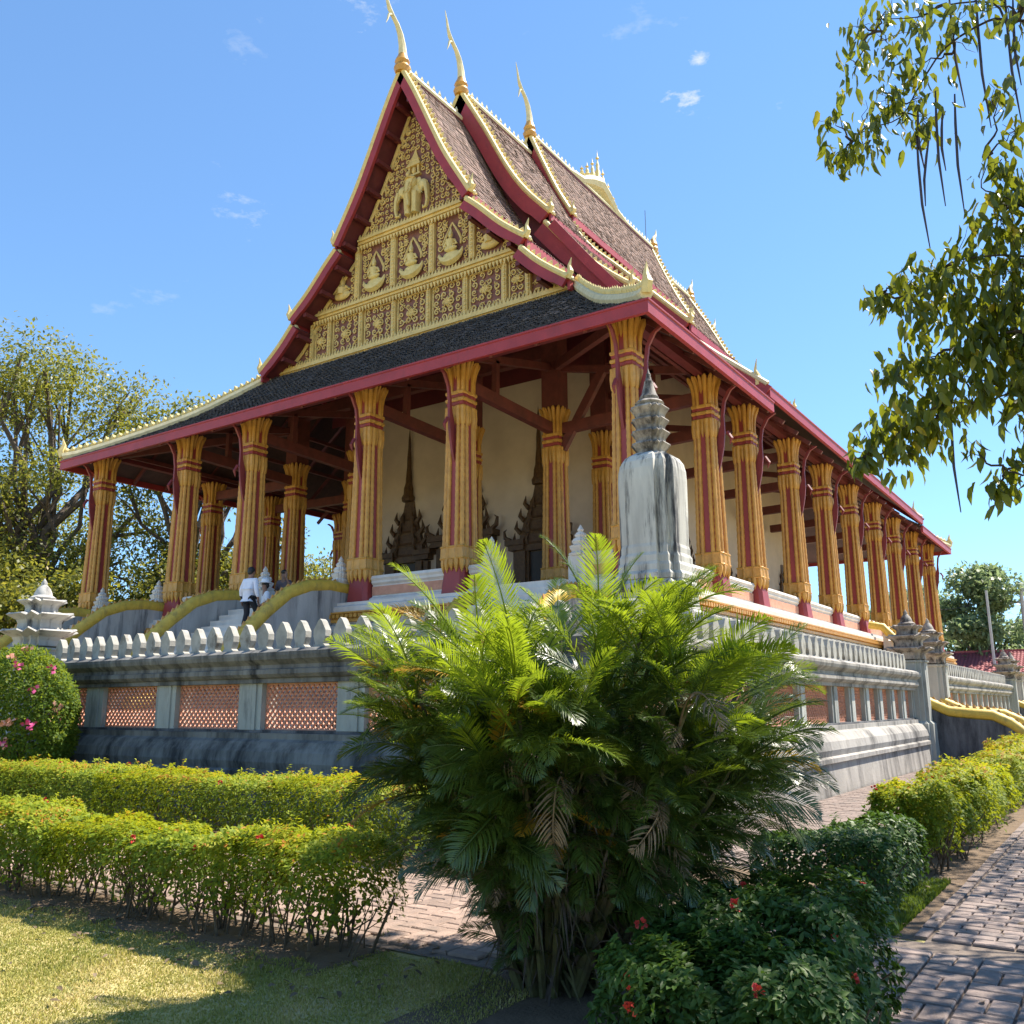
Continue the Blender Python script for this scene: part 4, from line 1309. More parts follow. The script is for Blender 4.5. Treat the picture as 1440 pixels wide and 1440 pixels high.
def bargeboards(segs, y, sgn, hb=.50):
    """Curved red boards on the gable edge with a pale gold roll and bead crest on top; sgn=-1 faces the front."""
    for side in (1, -1):
        for i, sg in enumerate(segs):
            sp = smooth_poly([(a, 0, b) for a, b in sg], 5)
            P = [Vector((X0 + side * a, 0, b)) for a, _, b in sp]
            n = len(P)
            nn = []
            for k in range(n):
                d = (P[min(k + 1, n - 1)] - P[max(k - 1, 0)]).normalized()
                q = Vector((-d.z, 0, d.x)) * side
                if q.z > 0: q = -q                                   # inward, below the roof
                nn.append(q)
            b = MB()
            ya, yb = y + sgn * .0, y + sgn * .13
            V = []
            for k in range(n):
                hk = hb * (1.0 if k < n - 3 else .9)
                o, q = P[k] - nn[k] * .02, P[k] + nn[k] * hk
                if k == 0 and i == 0:
                    o = Vector((X0, 0, P[0].z + .02))
                    q = Vector((X0, 0, P[0].z - hb * 1.9))
                V += [(o.x, ya, o.z), (q.x, ya, q.z), (q.x, yb, q.z), (o.x, yb, o.z)]
            F = []
            for k in range(n - 1):
                a, c = k * 4, (k + 1) * 4
                F += [(a + j, c + j, c + (j + 1) % 4, a + (j + 1) % 4) for j in range(4)]
            F += [(0, 1, 2, 3), ((n - 1) * 4 + 3, (n - 1) * 4 + 2, (n - 1) * 4 + 1, (n - 1) * 4)]
            b.add(V, F)
            bo = b.build('bargeboard', M['red'], temple)
            # pale roll and wide band of scales over the roof edge
            c = MB()
            top = [(p.x - q.x * .05, y + sgn * .09, p.z - q.z * .05) for p, q in zip(P, nn)]
            c.tube(top, .10, 7)
            c.tube([(a, yy - sgn * .36, z) for a, yy, z in top], .055, 6)
            c.build('edge_roll', M['pale_gold'], bo, True)
            teeth([(p.x - q.x * .10, y - sgn * .06, p.z - q.z * .10) for p, q in zip(P, nn)], .26, .20, .20, 'bead_crest', M['pale_gold'], bo, up=(side * .85, 0, .55), fat=.55)
            sc_ = MB()
            for p in resample([(p.x - q.x * .07, y - sgn * .12, p.z - q.z * .07) for p, q in zip(P, nn)], .21):
                sc_.blob((p[0], p[1], p[2]), (.085, .11, .085), 6, 4)
            tag(sc_.build('edge_scales', M['cream'], bo, True), kind='stuff')
            # small flame finial on the lower tip
            e = P[-1]
            f = MB()
            f.tube([(e.x, y + sgn * .05, e.z + .0), (e.x + side * .10, y + sgn * .05, e.z + .22), (e.x + side * .06, y + sgn * .05, e.z + .42), (e.x + side * .14, y + sgn * .05, e.z + .66)], [.10, .11, .06, .01], 6)
            f.build('flame_finial', M['pale_gold'], bo, True)
for segs, y in ((T1, Y1), (T2, Y2), (T3, Y3)):
    bargeboards(segs, y, -1, .34 if segs is T1 else .56)
    bargeboards(segs, LEN - y, 1, .4)

# boards closing the gables behind T2 and T3, and their mirror images
def gable_panel(segs, y, low):
    P = []
    for sg in segs: P += sg
    b = MB()
    R_ = [(X0 + dx * .97, y, z - .25) for dx, z in P] + [(X0 + P[-1][0] * .97, y, low)]
    L_ = [(2 * X0 - x, yy, z) for x, yy, z in R_]
    n = len(R_)
    b.add(R_ + L_, [(i, i + 1, n + i + 1, n + i) for i in range(n - 1)])
    b.build('gable_boards', M['maroon'], temple)
gable_panel(T2, Y2 + .40, 13.2)
gable_panel(T3, Y3 + .40, 14.2)
gable_panel(T2, LEN - Y2 - .40, 13.2)
gable_panel(T3, LEN - Y3 - .40, 14.2)
gable_panel(T1, LEN - Y1 - .65, 13.0)

# ridge caps and crests
for (z, a, b) in ((24.87, Y1, Y2 + .3), (26.16, Y2, Y3 + .3), (27.18, Y3, LEN - Y3), (26.16, LEN - Y3 - .3, LEN - Y2), (24.87, LEN - Y2 - .3, LEN - Y1)):
    rc = MB()
    rc.tube([(X0, a, z + .03), (X0, b, z + .03)], .17, 8)
    o = rc.build('ridge_cap', M['cream'], temple, True)
    teeth([(X0, a + .2, z + .16), (X0, b - .1, z + .16)], .34, .36, .20, 'ridge_crest', M['cream'], o)

# chofa horns on the gable peaks
def chofa(y, z, sgn, f=1.0):
    c = MB()
    c.lathe([(.26, -.25), (.32, -.05), (.24, .10), (.29, .22), (.20, .42), (.15, .55)], c=(X0, y, z), n=10)
    o = c.build('chofa', M['gold'], temple, True)
    h = MB()
    path = [(0, .1), (0.02, .5), (-.02, .9), (-.14, 1.3), (-.34, 1.62), (-.58, 1.82), (-.78, 2.0), (-.90, 2.25), (-.98, 2.6), (-1.10, 3.0)]
    h.tube([(X0, y + a * f if sgn < 0 else y - a * f, z + b * f) for a, b in path], [.20, .17, .14, .115, .09, .08, .085, .06, .04, .01], 8)
    h.tube([(X0, (y + a * f if sgn < 0 else y - a * f), z + b * f) for a, b in ((-.62, 1.86), (-.80, 1.74), (-.86, 1.5), (-.94, 1.28))], [.07, .055, .035, .006], 6)
    h.build('horn', M['cream'], o, True)
for y, z in ((Y1 - .05, 25.0), (Y2 - .05, 26.3), (Y3 - .05, 27.3)):
    chofa(y, z, -1)
    chofa(LEN - y, z, 1, .48)

# parasol spires at the middle of the ridge
ro = MB()
ro.tube([(X0, LEN / 2 - 3.4, 27.2), (X0, LEN / 2 - 1.8, 27.35), (X0, LEN / 2 - .9, 27.75), (X0, LEN / 2, 28.0), (X0, LEN / 2 + .9, 27.75), (X0, LEN / 2 + 1.8, 27.35), (X0, LEN / 2 + 3.4, 27.2)], [.14, .24, .34, .42, .34, .24, .14], 8)
ro = ro.build('ridge_ornament', M['cream'], temple, True)
for k, hgt in ((-3, .7), (-2, 1.0), (-1, 1.35), (0, 1.9), (1, 1.35), (2, 1.0), (3, .7)):
    MB().lathe([(.20, 0), (.22, .2 * hgt), (.12, .28 * hgt), (.15, .42 * hgt), (.08, .5 * hgt), (.10, .62 * hgt), (.05, .70 * hgt), (.03, .82 * hgt), (.10, .84 * hgt), (.03, .9 * hgt), (.0, 1.12 * hgt)],
               c=(X0, LEN / 2 + k * .56, 27.95 - abs(k) * .16), n=8).build('parasol_spire', M['pale_gold'], ro, True)
rod = MB()
rod.tube([(X0, 24.6, 27.2), (X0, 24.6, 29.3)], .022, 6)
rod.build('lightning_rod', M['metal'], temple)

# ---- lower roofs: front and back skirts, side roofs in three sections, hips
def curve3(a, b, sag):
    a, b = np.array(a, float), np.array(b, float)
    out = []
    for t in (0, .2, .4, .6, .8, 1.0):
        p = a + (b - a) * t
        p[2] -= sag * math.sin(PI * t) * (1.15 if t < .5 else 1.0)
        out.append(tuple(p))
    return out
HX, HZ, HY = 6.95, 14.38, Y1 + .55
cR, cL = (EX, -EX, EZ1), (XL - EX, -EX, EZ1)
tR, tL = (X0 + HX, HY, HZ), (X0 - HX, HY, HZ)
hipR, hipL = curve3(tR, cR, .30), curve3(tL, cL, .30)
fs = slab(hipL, hipR, .14, 'skirt_roof', [M['tile_dark'], M['roof_deck']])
tile_rows(hipL, hipR, .20, .20, M['tile_dark'], fs)
cRb, cLb, tRb, tLb = [(p[0], LEN - p[1], p[2]) for p in (cR, cL, tR, tL)]
hipRb, hipLb = curve3(tRb, cRb, .30), curve3(tLb, cLb, .30)
bs = slab(hipLb, hipRb, .14, 'skirt_roof', [M['tile_dark'], M['roof_deck']])
tile_rows(hipLb, hipRb, .24, .24, M['tile_dark'], bs)
def mirror(P): return [(2 * X0 - p[0], p[1], p[2]) for p in P]
for mir in (False, True):
    f = mirror if mir else (lambda P: P)
    a = f(hipR)
    e = f(curve3((X0 + HX, Y2 + .02, HZ), (EX, Y2 + .02, EZ1), .30))
    o = slab(a, e, .14, 'lower_roof', [M['tile'], M['roof_deck']])
    tile_rows(a, e, .21, .20, M['tile'], o)
    a2 = f(curve3((X0 + 4.4, Y2 - .25, 18.9), (EX, Y2 - .25, EZ2), .55))
    e2 = f(curve3((X0 + 4.4, LEN - Y2 + .25, 18.9), (EX, LEN - Y2 + .25, EZ2), .55))
    o = slab(a2, e2, .14, 'lower_roof', [M['tile'], M['roof_deck']])
    tile_rows(a2, e2, .21, .20, M['tile'], o)
    a3 = f(curve3((X0 + HX, LEN - Y2 - .02, HZ), (EX, LEN - Y2 - .02, EZ1), .30))
    e3 = f(hipRb)
    o = slab(a3, e3, .14, 'lower_roof', [M['tile'], M['roof_deck']])
    tile_rows(a3, e3, .21, .20, M['tile'], o)
# hip ridges with a row of small teeth
for hp, sx, sy in ((hipR, 1, -1), (hipL, -1, -1), (hipRb, 1, 1), (hipLb, -1, 1)):
    hp2 = [(p[0], p[1], p[2] + .10) for p in smooth_poly(hp, 3)]
    hp2[-1] = (hp2[-1][0], hp2[-1][1], hp2[-1][2] + .06)
    b = MB()
    b.tube(hp2, .16, 8)
    o = b.build('hip_ridge', M['cream'], temple, True)
    teeth([(p[0], p[1], p[2] + .13) for p in hp2], .24, .24, .22, 'hip_crest', M['pale_gold'], o, fat=.6)
    e = hp2[-1]
    fl_ = MB()
    fl_.tube([(e[0], e[1], e[2]), (e[0] + sx * .06, e[1] + sy * .06, e[2] + .22), (e[0], e[1], e[2] + .45), (e[0] + sx * .05, e[1] + sy * .05, e[2] + .72)], [.13, .13, .08, .01], 6)
    fl_.build('flame_finial', M['pale_gold'], o, True)
# eave fascias with a drip lip
FAS = lambda z: [(-.06, z - .33), (.05, z - .33), (.05, z - .06), (.08, z - .04), (.08, z), (-.06, z)]
def fascia(path, z):
    b = MB()
    b.sweep(FAS(z), path)
    o = b.build('fascia_board', M['red'], temple)
fascia([(XL - EX, Y2 + .02), (XL - EX, -EX), (EX, -EX), (EX, Y2 + .02)], EZ1)
fascia([(EX, Y2 - .25), (EX, LEN - Y2 + .25)], EZ2)
fascia([(XL - EX, LEN - Y2 + .25), (XL - EX, Y2 - .25)], EZ2)
fascia([(EX, LEN - Y2 - .02), (EX, LEN + EX), (XL - EX, LEN + EX), (XL - EX, LEN - Y2 - .02)], EZ1)
for y0, s in ((Y2 - .25, -1), (LEN - Y2 + .25, 1)):       # raked end boards where the roof steps up
    for mx in (1, -1):
        P = curve3((X0 + 4.4, y0, 18.9), (EX, y0, EZ2), .55)
        if mx < 0: P = mirror(P)
        bb = MB()
        for p, q in zip(P[:-1], P[1:]):
            bb.beam((p[0], y0 + s * .04, p[2] - .17), (q[0], y0 + s * .04, q[2] - .17), .07, .36)
        bb.build('step_board', M['red'], temple)
        tl = MB()
        tl.tube([(p[0], y0 + s * .04, p[2] + .07) for p in P[2:]], .09, 6)
        tl.build('edge_roll', M['cream'], temple, True)
        e = P[-1]
        ff = MB()
        ff.tube([(e[0] - mx * .3, y0, e[2] + .1), (e[0] - mx * .3, y0, e[2] + .4), (e[0] - mx * .36, y0, e[2] + .6), (e[0] - mx * .3, y0, e[2] + .95)], [.10, .10, .05, .01], 6)
        ff.build('flame_finial', M['pale_gold'], temple, True)

# rafters and purlins seen from below
for k in range(16):
    x = XL + .6 + k * 1.36
    t0 = max(0.0, min(1.0, (abs(x - X0) - HX) / (11.87 - HX)))
    ytop = HY - t0 * (HY + EX)
    ztop = HZ - t0 * (HZ - EZ1)
    if ytop > -.4:
        beam((x, -EX + .1, EZ1 - .28), (x, ytop, ztop - .50), .09, .13, 'rafter', 'timber')
for k in range(27):
    y = .4 + k * 1.40
    for s in (1, -1):
        x0 = X0 + s * (11.87 - .1)
        tt = min(1.0, (min(y, LEN - y) + EX) / (HY + EX))
        x1 = X0 + s * (11.87 - tt * (11.87 - HX) + .1)
        beam((x0, y, EZ1 - .26), (x1, y, EZ1 + tt * (HZ - EZ1) - .45), .09, .13, 'rafter', 'timber')
for t0 in (.25, .5, .75):
    yy = -EX + t0 * (HY + EX)
    z = EZ1 + t0 * (HZ - EZ1) - .62
    w = 11.87 - t0 * (11.87 - HX) - .2
    beam((X0 - w, yy, z), (X0 + w, yy, z), .12, .14, 'purlin', 'timber')
    for s in (1, -1):
        beam((X0 + s * w, yy, z), (X0 + s * w, LEN - yy, z), .12, .14, 'purlin', 'timber')
# soffit purlins under the front gable overhang
for side in (1, -1):
    P = []
    for sg in T1: P += sg
    pp = resample([(a, 0, b) for a, b in P], 1.05)
    for a, _, b in pp[1:-1]:
        MB().box(X0 + side * (a - .24) - .08, Y1 + .02, b - .40, X0 + side * (a - .24) + .08, Y1 + .80, b - .24).build('purlin_end', M['maroon'], temple)
# ================================================================== THE CARVED PEDIMENT
YP = Y1 + .85
pedi = empty('pediment', (X0, YP, 0), temple)          # local x = across, z = height, -y = towards the viewer
def T1half(z):
    P = [p for sg in T1 for p in sg]
    for (a, b), (c, d) in zip(P[:-1], P[1:]):
        if d <= z <= b and b > d:
            return a + (c - a) * (b - z) / (b - d)
    return 6.9
def ph(z): return max(0.02, T1half(z) - .42)
ZA, ZB1, ZB2, ZB3 = 14.55, 16.42, 18.95, 23.6
back = MB()
zs = [14.3, 14.6, 15.2, 16, 16.8, 17.6, 18.4, 19.2, 20, 21, 22, 23, 23.7]
L_ = [(-ph(z) - .30, 0, z) for z in zs]
R_ = [(ph(z) + .30, 0, z) for z in zs]
back.add(L_ + R_, [(i, len(zs) + i, len(zs) + i + 1, i + 1) for i in range(len(zs) - 1)])
back.build('backboard', M['ped_back'], pedi)

def scroll(b, cx, cz, r, hand, a0, y=-.03, tube=None, turns=1.35):
    tube = tube or r * .23
    P, rad = [], []
    n = 12
    for i in range(n):
        t = i / (n - 1)
        a = a0 + hand * t * turns * 2 * PI
        q = r * (1 - t) ** .8 + r * .10
        P.append((cx + q * math.cos(a), y - .05 * t, cz + q * math.sin(a)))
        rad.append(tube * (.55 + .65 * math.sin(PI * min(1, t * 1.1 + .1))))
    b.tube(P, rad, 5)
    # leaf flick on the outside
    a = a0 + hand * .9
    p = (cx + r * math.cos(a), y, cz + r * math.sin(a))
    q = (cx + r * 1.55 * math.cos(a - hand * .5), y - .05, cz + r * 1.55 * math.sin(a - hand * .5))
    b.tube([p, ((p[0] + q[0]) / 2, y - .04, (p[2] + q[2]) / 2), q], [tube * .8, tube * 1.2, .01], 5)

def scroll_field(b, inside, x0, x1, z0, z1, step):
    nz = max(1, int((z1 - z0) / step))
    for j in range(nz):
        z = z0 + (j + .5) * (z1 - z0) / nz
        nx = max(1, int((x1 - x0) / step / 2))
        for i in range(nx):
            for s in (1, -1):
                x = (x0 + x1) / 2 + s * ((i + .5) * (x1 - x0) / (2 * nx))
                if inside(x, z):
                    sg = s if (i + j) % 2 else -s
                    scroll(b, x + random.uniform(-.02, .02), z + random.uniform(-.02, .02), step * random.uniform(.36, .46), sg, random.choice((0, .8, 1.6, 2.4)) * s)

def band(z0, z1, up_teeth=True, dn_teeth=True, ext=.06):
    h = z1 - z0
    w = ph((z0 + z1) / 2) + ext
    b = MB()
    b.box(-w, -.10, z0, w, .02, z0 + h * .28)
    b.box(-w + .05, -.20, z0 + h * .28 + .002, w - .05, .02, z0 + h * .55)
    b.box(-w + .08, -.28, z0 + h * .55 + .002, w - .08, .02, z0 + h * .74)
    b.box(-w + .1, -.22, z0 + h * .74 + .002, w - .1, .02, z1)
    o = b.build('cornice_band', M['ped_gold'], pedi)
    t = MB()
    for k in range(int(2 * w / .15)):
        x = -w + .12 + k * .15
        if abs(x) > w - .1: continue
        if up_teeth:
            t.add([(x - .06, -.21, z1), (x + .06, -.21, z1), (x + .06, -.08, z1), (x - .06, -.08, z1), (x, -.17, z1 + .19)], [(0, 1, 4), (1, 2, 4), (2, 3, 4), (3, 0, 4)])
        if dn_teeth:
            t.add([(x - .06, -.26, z0), (x + .06, -.26, z0), (x + .06, -.12, z0), (x - .06, -.12, z0), (x, -.22, z0 - .20)], [(1, 0, 4), (2, 1, 4), (3, 2, 4), (0, 3, 4)])
    tag(t.build('petal_fringe', M['ped_gold'], o), kind='stuff')
    return o
band(ZA - .30, ZA + .10, True, False, .25)
band(ZB1 - .18, ZB1 + .14)
band(ZB2 - .20, ZB2 + .16)

def post(x, z0, z1, w=.24):
    b = MB()
    b.box(x - w / 2, -.14, z0, x + w / 2, 0, z1)
    b.box(x - w / 2 + .05, -.165, z0 + .02, x + w / 2 - .05, -.142, z1 - .02)
    o = b.build('panel_post', M['ped_gold'], pedi)
    d = MB()
    k = z0 + .1
    while k < z1 - .05:
        d.blob((x, -.17, k), (.05, .03, .05), 6, 4)
        k += .15
    d.build('beads', M['ped_gold'], o)

# bottom register: floral panels between posts
z0, z1 = ZA + .12, ZB1 - .20
xs = [-5.95, -5.05, -4.1, -2.46, -.82, .82, 2.46, 4.1, 5.05, 5.95]
for x in xs[1:-1]:
    post(x, z0, z1, .16)
def floral(x0, x1, z0, z1, step=.27):
    f = MB()
    f.box(x0 + .08, -.012, z0 + .08, x1 - .08, -.002, z1 - .08)
    ins = lambda x, z: abs(x) < ph(z) - .10
    o = MB()
    m = .05
    for (a, b, c, d) in ((x0 + m, z0 + m, x1 - m, z0 + m + .05), (x0 + m, z1 - m - .05, x1 - m, z1 - m), (x0 + m, z0 + m + .05, x0 + m + .05, z1 - m - .05), (x1 - m - .05, z0 + m + .05, x1 - m, z1 - m - .05)):
        o.box(a, -.06, b, c, -.002, d)
    s = MB()
    scroll_field(s, ins, x0 + .10, x1 - .10, z0 + .08, z1 - .08, step)
    cx, cz = (x0 + x1) / 2, (z0 + z1) / 2
    if ins(cx, cz):
        for k in range(8):
            a = k * PI / 4
            s.tube([(cx, -.06, cz), (cx + .12 * math.cos(a), -.09, cz + .12 * math.sin(a)), (cx + .22 * math.cos(a), -.05, cz + .22 * math.sin(a))], [.03, .05, .01], 5)
    p = o.build('floral_panel', M['ped_gold'], pedi)
    tag(s.build('scrollwork', M['ped_gold'], p, True), kind='stuff')
for a, b in zip(xs[1:-2], xs[2:-1]):
    floral(a + .08, b - .08, z0, z1)
for s in (-1, 1):
    f = MB()
    scroll_field(f, lambda x, z: abs(x) < ph(z) - .12, min(s * 5.13, s * 6.0), max(s * 5.13, s * 6.0), z0, z1, .26)
    tag(f.build('scrollwork', M['ped_gold'], pedi, True), kind='stuff')

# middle register: seated figures on crescents under pointed flame arches
z0, z1 = ZB1 + .30, ZB2 - .22
px = [-2.72, -.92, .92, 2.72]
for x in px:
    post(x, z0, z1)
def deity(cx, sc=1.0, zb=z0):
    b = MB()
    y = -.10
    # crescent bowl
    P = [(cx + .66 * sc * math.cos(a), y - .05, zb + .74 * sc + .50 * sc * math.sin(a)) for a in np.linspace(PI * 1.02, PI * 1.98, 11)]
    b.tube(P, [.02, .06, .10, .14, .17, .18, .17, .14, .10, .06, .02], 6)
    b.blob((cx, y, zb + .50 * sc), (.50 * sc, .10, .24 * sc), 12, 6)
    o = b.build('crescent', M['pale_gold'], pedi, True)
    f = MB()
    f.blob((cx, y - .06, zb + .80 * sc), (.36 * sc, .12, .14 * sc), 10, 6)
    f.lathe([(.17 * sc, .82 * sc), (.20 * sc, 1.0 * sc), (.24 * sc, 1.18 * sc), (.08 * sc, 1.26 * sc), (.07 * sc, 1.30 * sc)], c=(cx, y - .05, zb), n=10)
    f.blob((cx, y - .07, zb + 1.40 * sc), (.10 * sc, .09, .13 * sc), 8, 6)
    f.lathe([(.11 * sc, 1.46 * sc), (.10 * sc, 1.55 * sc), (.05 * sc, 1.66 * sc), (.0, 1.92 * sc)], c=(cx, y - .06, zb), n=8)
    for s in (-1, 1):
        f.tube([(cx + s * .22 * sc, y - .07, zb + 1.16 * sc), (cx + s * .36 * sc, y - .08, zb + .95 * sc), (cx + s * .16 * sc, y - .14, zb + .90 * sc)], [.06 * sc, .05 * sc, .035 * sc], 6)
    f.build('seated_figure', M['pale_gold'], o, True)
    a = MB()
    for s in (-1, 1):
        a.tube([(cx + s * .46 * sc, y + .04, zb + .95 * sc), (cx + s * .50 * sc, y + .04, zb + 1.2 * sc), (cx + s * .34 * sc, y + .04, zb + 1.55 * sc), (cx + s * .10 * sc, y + .04, zb + 1.95 * sc), (cx, y + .03, zb + 2.12 * sc)], [.03, .05, .05, .04, .02], 5)
        for k in range(4):
            t = k / 4
            scroll(a, cx + s * (.68 - .08 * t) * sc, zb + (1.05 + .30 * k) * sc, .13 * sc, s, .5 * k)
        scroll(a, cx + s * .42 * sc, zb + 1.92 * sc, .13 * sc, -s, .3)
    scroll_field(a, lambda x, z: z < ZB2 - .3 and ((x - cx) / .62) ** 2 + ((z - zb - .75) / .95) ** 2 > 1 and not (abs(x - cx) < .30 and z > zb + .6), cx - .72, cx + .72, zb - .05, ZB2 - .28, .22)
    tag(a.build('scrollwork', M['ped_gold'], o, True), kind='stuff')
for cx in (-1.82, 0, 1.82):
    deity(cx, .80)
for s in (-1, 1):
    f = MB()
    cx = s * 3.5
    f.blob((cx, -.10, z0 + .34), (.42, .12, .20), 10, 6)
    f.lathe([(.2, .36), (.24, .6), (.10, .74), (.09, .8), (.11, .9), (.06, 1.0), (0, 1.25)], c=(cx, -.10, z0), n=8)
    for q in (-1, 1):
        f.tube([(cx + q * .20, -.14, z0 + .66), (cx + q * .40, -.12, z0 + .5), (cx + q * .2, -.16, z0 + .45)], [.05, .05, .03], 5)
    f.build('kneeling_figure', M['ped_gold'], pedi, True)
    f = MB()
    scroll_field(f, lambda x, z: abs(x) < ph(z) - .12 and (abs(abs(x) - 3.5) > .42 or z > z0 + 1.05), min(s * 2.86, s * 4.5), max(s * 2.86, s * 4.5), z0, z1, .25)
    tag(f.build('scrollwork', M['ped_gold'], pedi, True), kind='stuff')

# top register: three-headed elephant under a spired canopy, in scrollwork
zt = ZB2 + .34
e = MB()
y = -.14
for s in (-1, 1):
    e.tube([(s * .26, y, zt + 1.15), (s * .27, y - .02, zt + .6), (s * .25, y, zt + .02)], [.27, .22, .21], 8)            # front legs
e.blob((0, y, zt + 1.30), (.62, .16, .50), 14, 8)
e.blob((0, y - .10, zt + 1.78), (.40, .20, .42), 12, 8)                                                                   # middle head
e.tube([(0, y - .22, zt + 1.65), (0, y - .30, zt + 1.2), (0, y - .28, zt + .8), (0, y - .24, zt + .45), (.06, y - .3, zt + .3)], [.17, .14, .11, .08, .05], 8)
for s in (-1, 1):
    e.blob((s * .46, y - .04, zt + 1.74), (.20, .05, .30), 8, 6)                                                           # ears
    e.tube([(s * .16, y - .26, zt + 1.45), (s * .24, y - .36, zt + 1.15), (s * .20, y - .42, zt + .95)], [.05, .04, .01], 6)
    e.blob((s * .74, y, zt + 1.50), (.36, .15, .34), 10, 6)                                                                # side heads
    e.tube([(s * .98, y - .02, zt + 1.46), (s * 1.12, y - .06, zt + 1.0), (s * 1.16, y - .06, zt + .5), (s * 1.06, y - .06, zt + .12), (s * .86, y - .06, zt + .10), (s * .82, y - .06, zt + .26)], [.16, .13, .10, .08, .06, .04], 8)
    e.tube([(s * .82, y - .10, zt + 1.28), (s * .80, y - .16, zt + 1.0), (s * .92, y - .18, zt + .85)], [.05, .04, .01], 6)
for q_ in (e,):
    q_.v = [(x * .66, yy, zt + (z - zt) * .70) for x, yy, z in q_.v]
eo = e.build('three_headed_elephant', M['pale_gold'], pedi, True)
h = MB()
h.tube([(-.36, y - .20, zt + 1.95), (0, y - .34, zt + 1.98), (.36, y - .20, zt + 1.95)], [.035, .05, .035], 6)
h.tube([(-.28, y - .22, zt + 1.92), (-.16, y - .36, zt + 1.25), (0, y - .42, zt + .98), (.16, y - .36, zt + 1.25), (.28, y - .22, zt + 1.92)], .03, 5)
h.blob((0, y - .30, zt + 2.15), (.10, .06, .14), 6, 5)
h.v = [(x * .66, yy, zt + (z - zt) * .70) for x, yy, z in h.v]
h.build('headdress', M['ped_gold'], eo, True)
k = MB()
k.box(-.42, -.14, zt + 2.24, .42, 0, zt + 2.34)
for s in (-1, 1):
    k.box(s * .30 - .05, -.14, zt + 2.342, s * .30 + .05, 0, zt + 2.78)
k.lathe([(.46, zt + 2.782), (.40, zt + 2.95), (.30, zt + 3.1), (.32, zt + 3.15), (.18, zt + 3.4), (.10, zt + 3.6), (.0, zt + 4.0)], c=(0, -.02, 0), sect=[(1, -.35), (1, .05), (-1, .05), (-1, -.35)])
k.blob((0, -.10, zt + 2.54), (.14, .08, .20), 8, 6)
k.v = [(x * .72, yy, zt + (z - zt) * .72) for x, yy, z in k.v]
k.build('canopy', M['ped_gold'], pedi)
f = MB()
def in_top(x, z):
    if abs(x) > ph(z) - .14: return False
    if z < zt + 1.5 and abs(x) < .84 - .2 * (z - zt) / 1.5: return False
    if zt + 1.5 <= z < zt + 2.8 and abs(x) < .40 - .24 * (z - zt - 1.5): return False
    return True
scroll_field(f, in_top, -2.7, 2.7, zt - .02, ZB3 - .15, .235)
for s in (-1, 1):
    for kk in range(9):
        z = zt + .25 + kk * .42
        if ph(z) > .45: scroll(f, s * (ph(z) - .24), z, .15, -s, 1.2)
tag(f.build('scrollwork', M['ped_gold'], pedi, True), kind='stuff')
# gilt edging that follows the roof line
for s in (-1, 1):
    ed = MB()
    ed.tube([(s * (ph(z) + .02), -.06, z) for z in zs[1:]], .07, 6)
    ed.build('edge_moulding', M['ped_gold'], pedi, True)

# ================================================================== PEOPLE AND STATUES
def skin_body(name, joints, edges, m, parent=None, sub=2):
    """One continuous figure grown round a skeleton of joints {key: (x, y, z, radius)}; first joint is the root."""
    keys = list(joints)
    me = bpy.data.meshes.new(name)
    me.from_pydata([joints[k][:3] for k in keys], [(keys.index(a), keys.index(b)) for a, b in edges], [])
    o = link(name, me, parent)
    md = o.modifiers.new('skin', 'SKIN')
    md.use_smooth_shade = True
    lay = me.skin_vertices[0] if len(me.skin_vertices) else None
    if lay is None:
        bm = bmesh.new()
        bm.from_mesh(me)
        bm.verts.layers.skin.verify()
        bm.to_mesh(me)
        bm.free()
        lay = me.skin_vertices[0]
    for i, k in enumerate(keys):
        r = joints[k][3]
        lay.data[i].radius = (r, r) if not isinstance(r, tuple) else r
        lay.data[i].use_root = (i == 0)
    sb = o.modifiers.new('sub', 'SUBSURF')
    sb.levels = sb.render_levels = sub
    me.materials.append(m)
    return o

def hand(j, e, name, wr, p, d, side):
    """palm and five separate fingers hanging from wrist wr along d"""
    d = Vector(d).normalized()
    s = Vector(side).normalized()
    palm = Vector(p) + d * .05
    j[name + 'p'] = (*palm, .034)
    e.append((wr, name + 'p'))
    for i, (off, ln) in enumerate(((-.03, .075), (-.01, .088), (.01, .084), (.03, .066))):
        a = palm + d * .045 + s * off
        b = a + d * ln * .5
        c = b + d * ln * .5 + d.cross(s) * .018
        for q, (v, r) in enumerate(((a, .010), (b, .009), (c, .007))):
            j[f'{name}{i}{q}'] = (*v, r)
        e += [(name + 'p', f'{name}{i}0'), (f'{name}{i}0', f'{name}{i}1'), (f'{name}{i}1', f'{name}{i}2')]
    a = palm - s * .035
    b = a - s * .02 + d * .035
    j[name + 't0'] = (*a, .011)
    j[name + 't1'] = (*b, .009)
    e += [(name + 'p', name + 't0'), (name + 't0', name + 't1')]

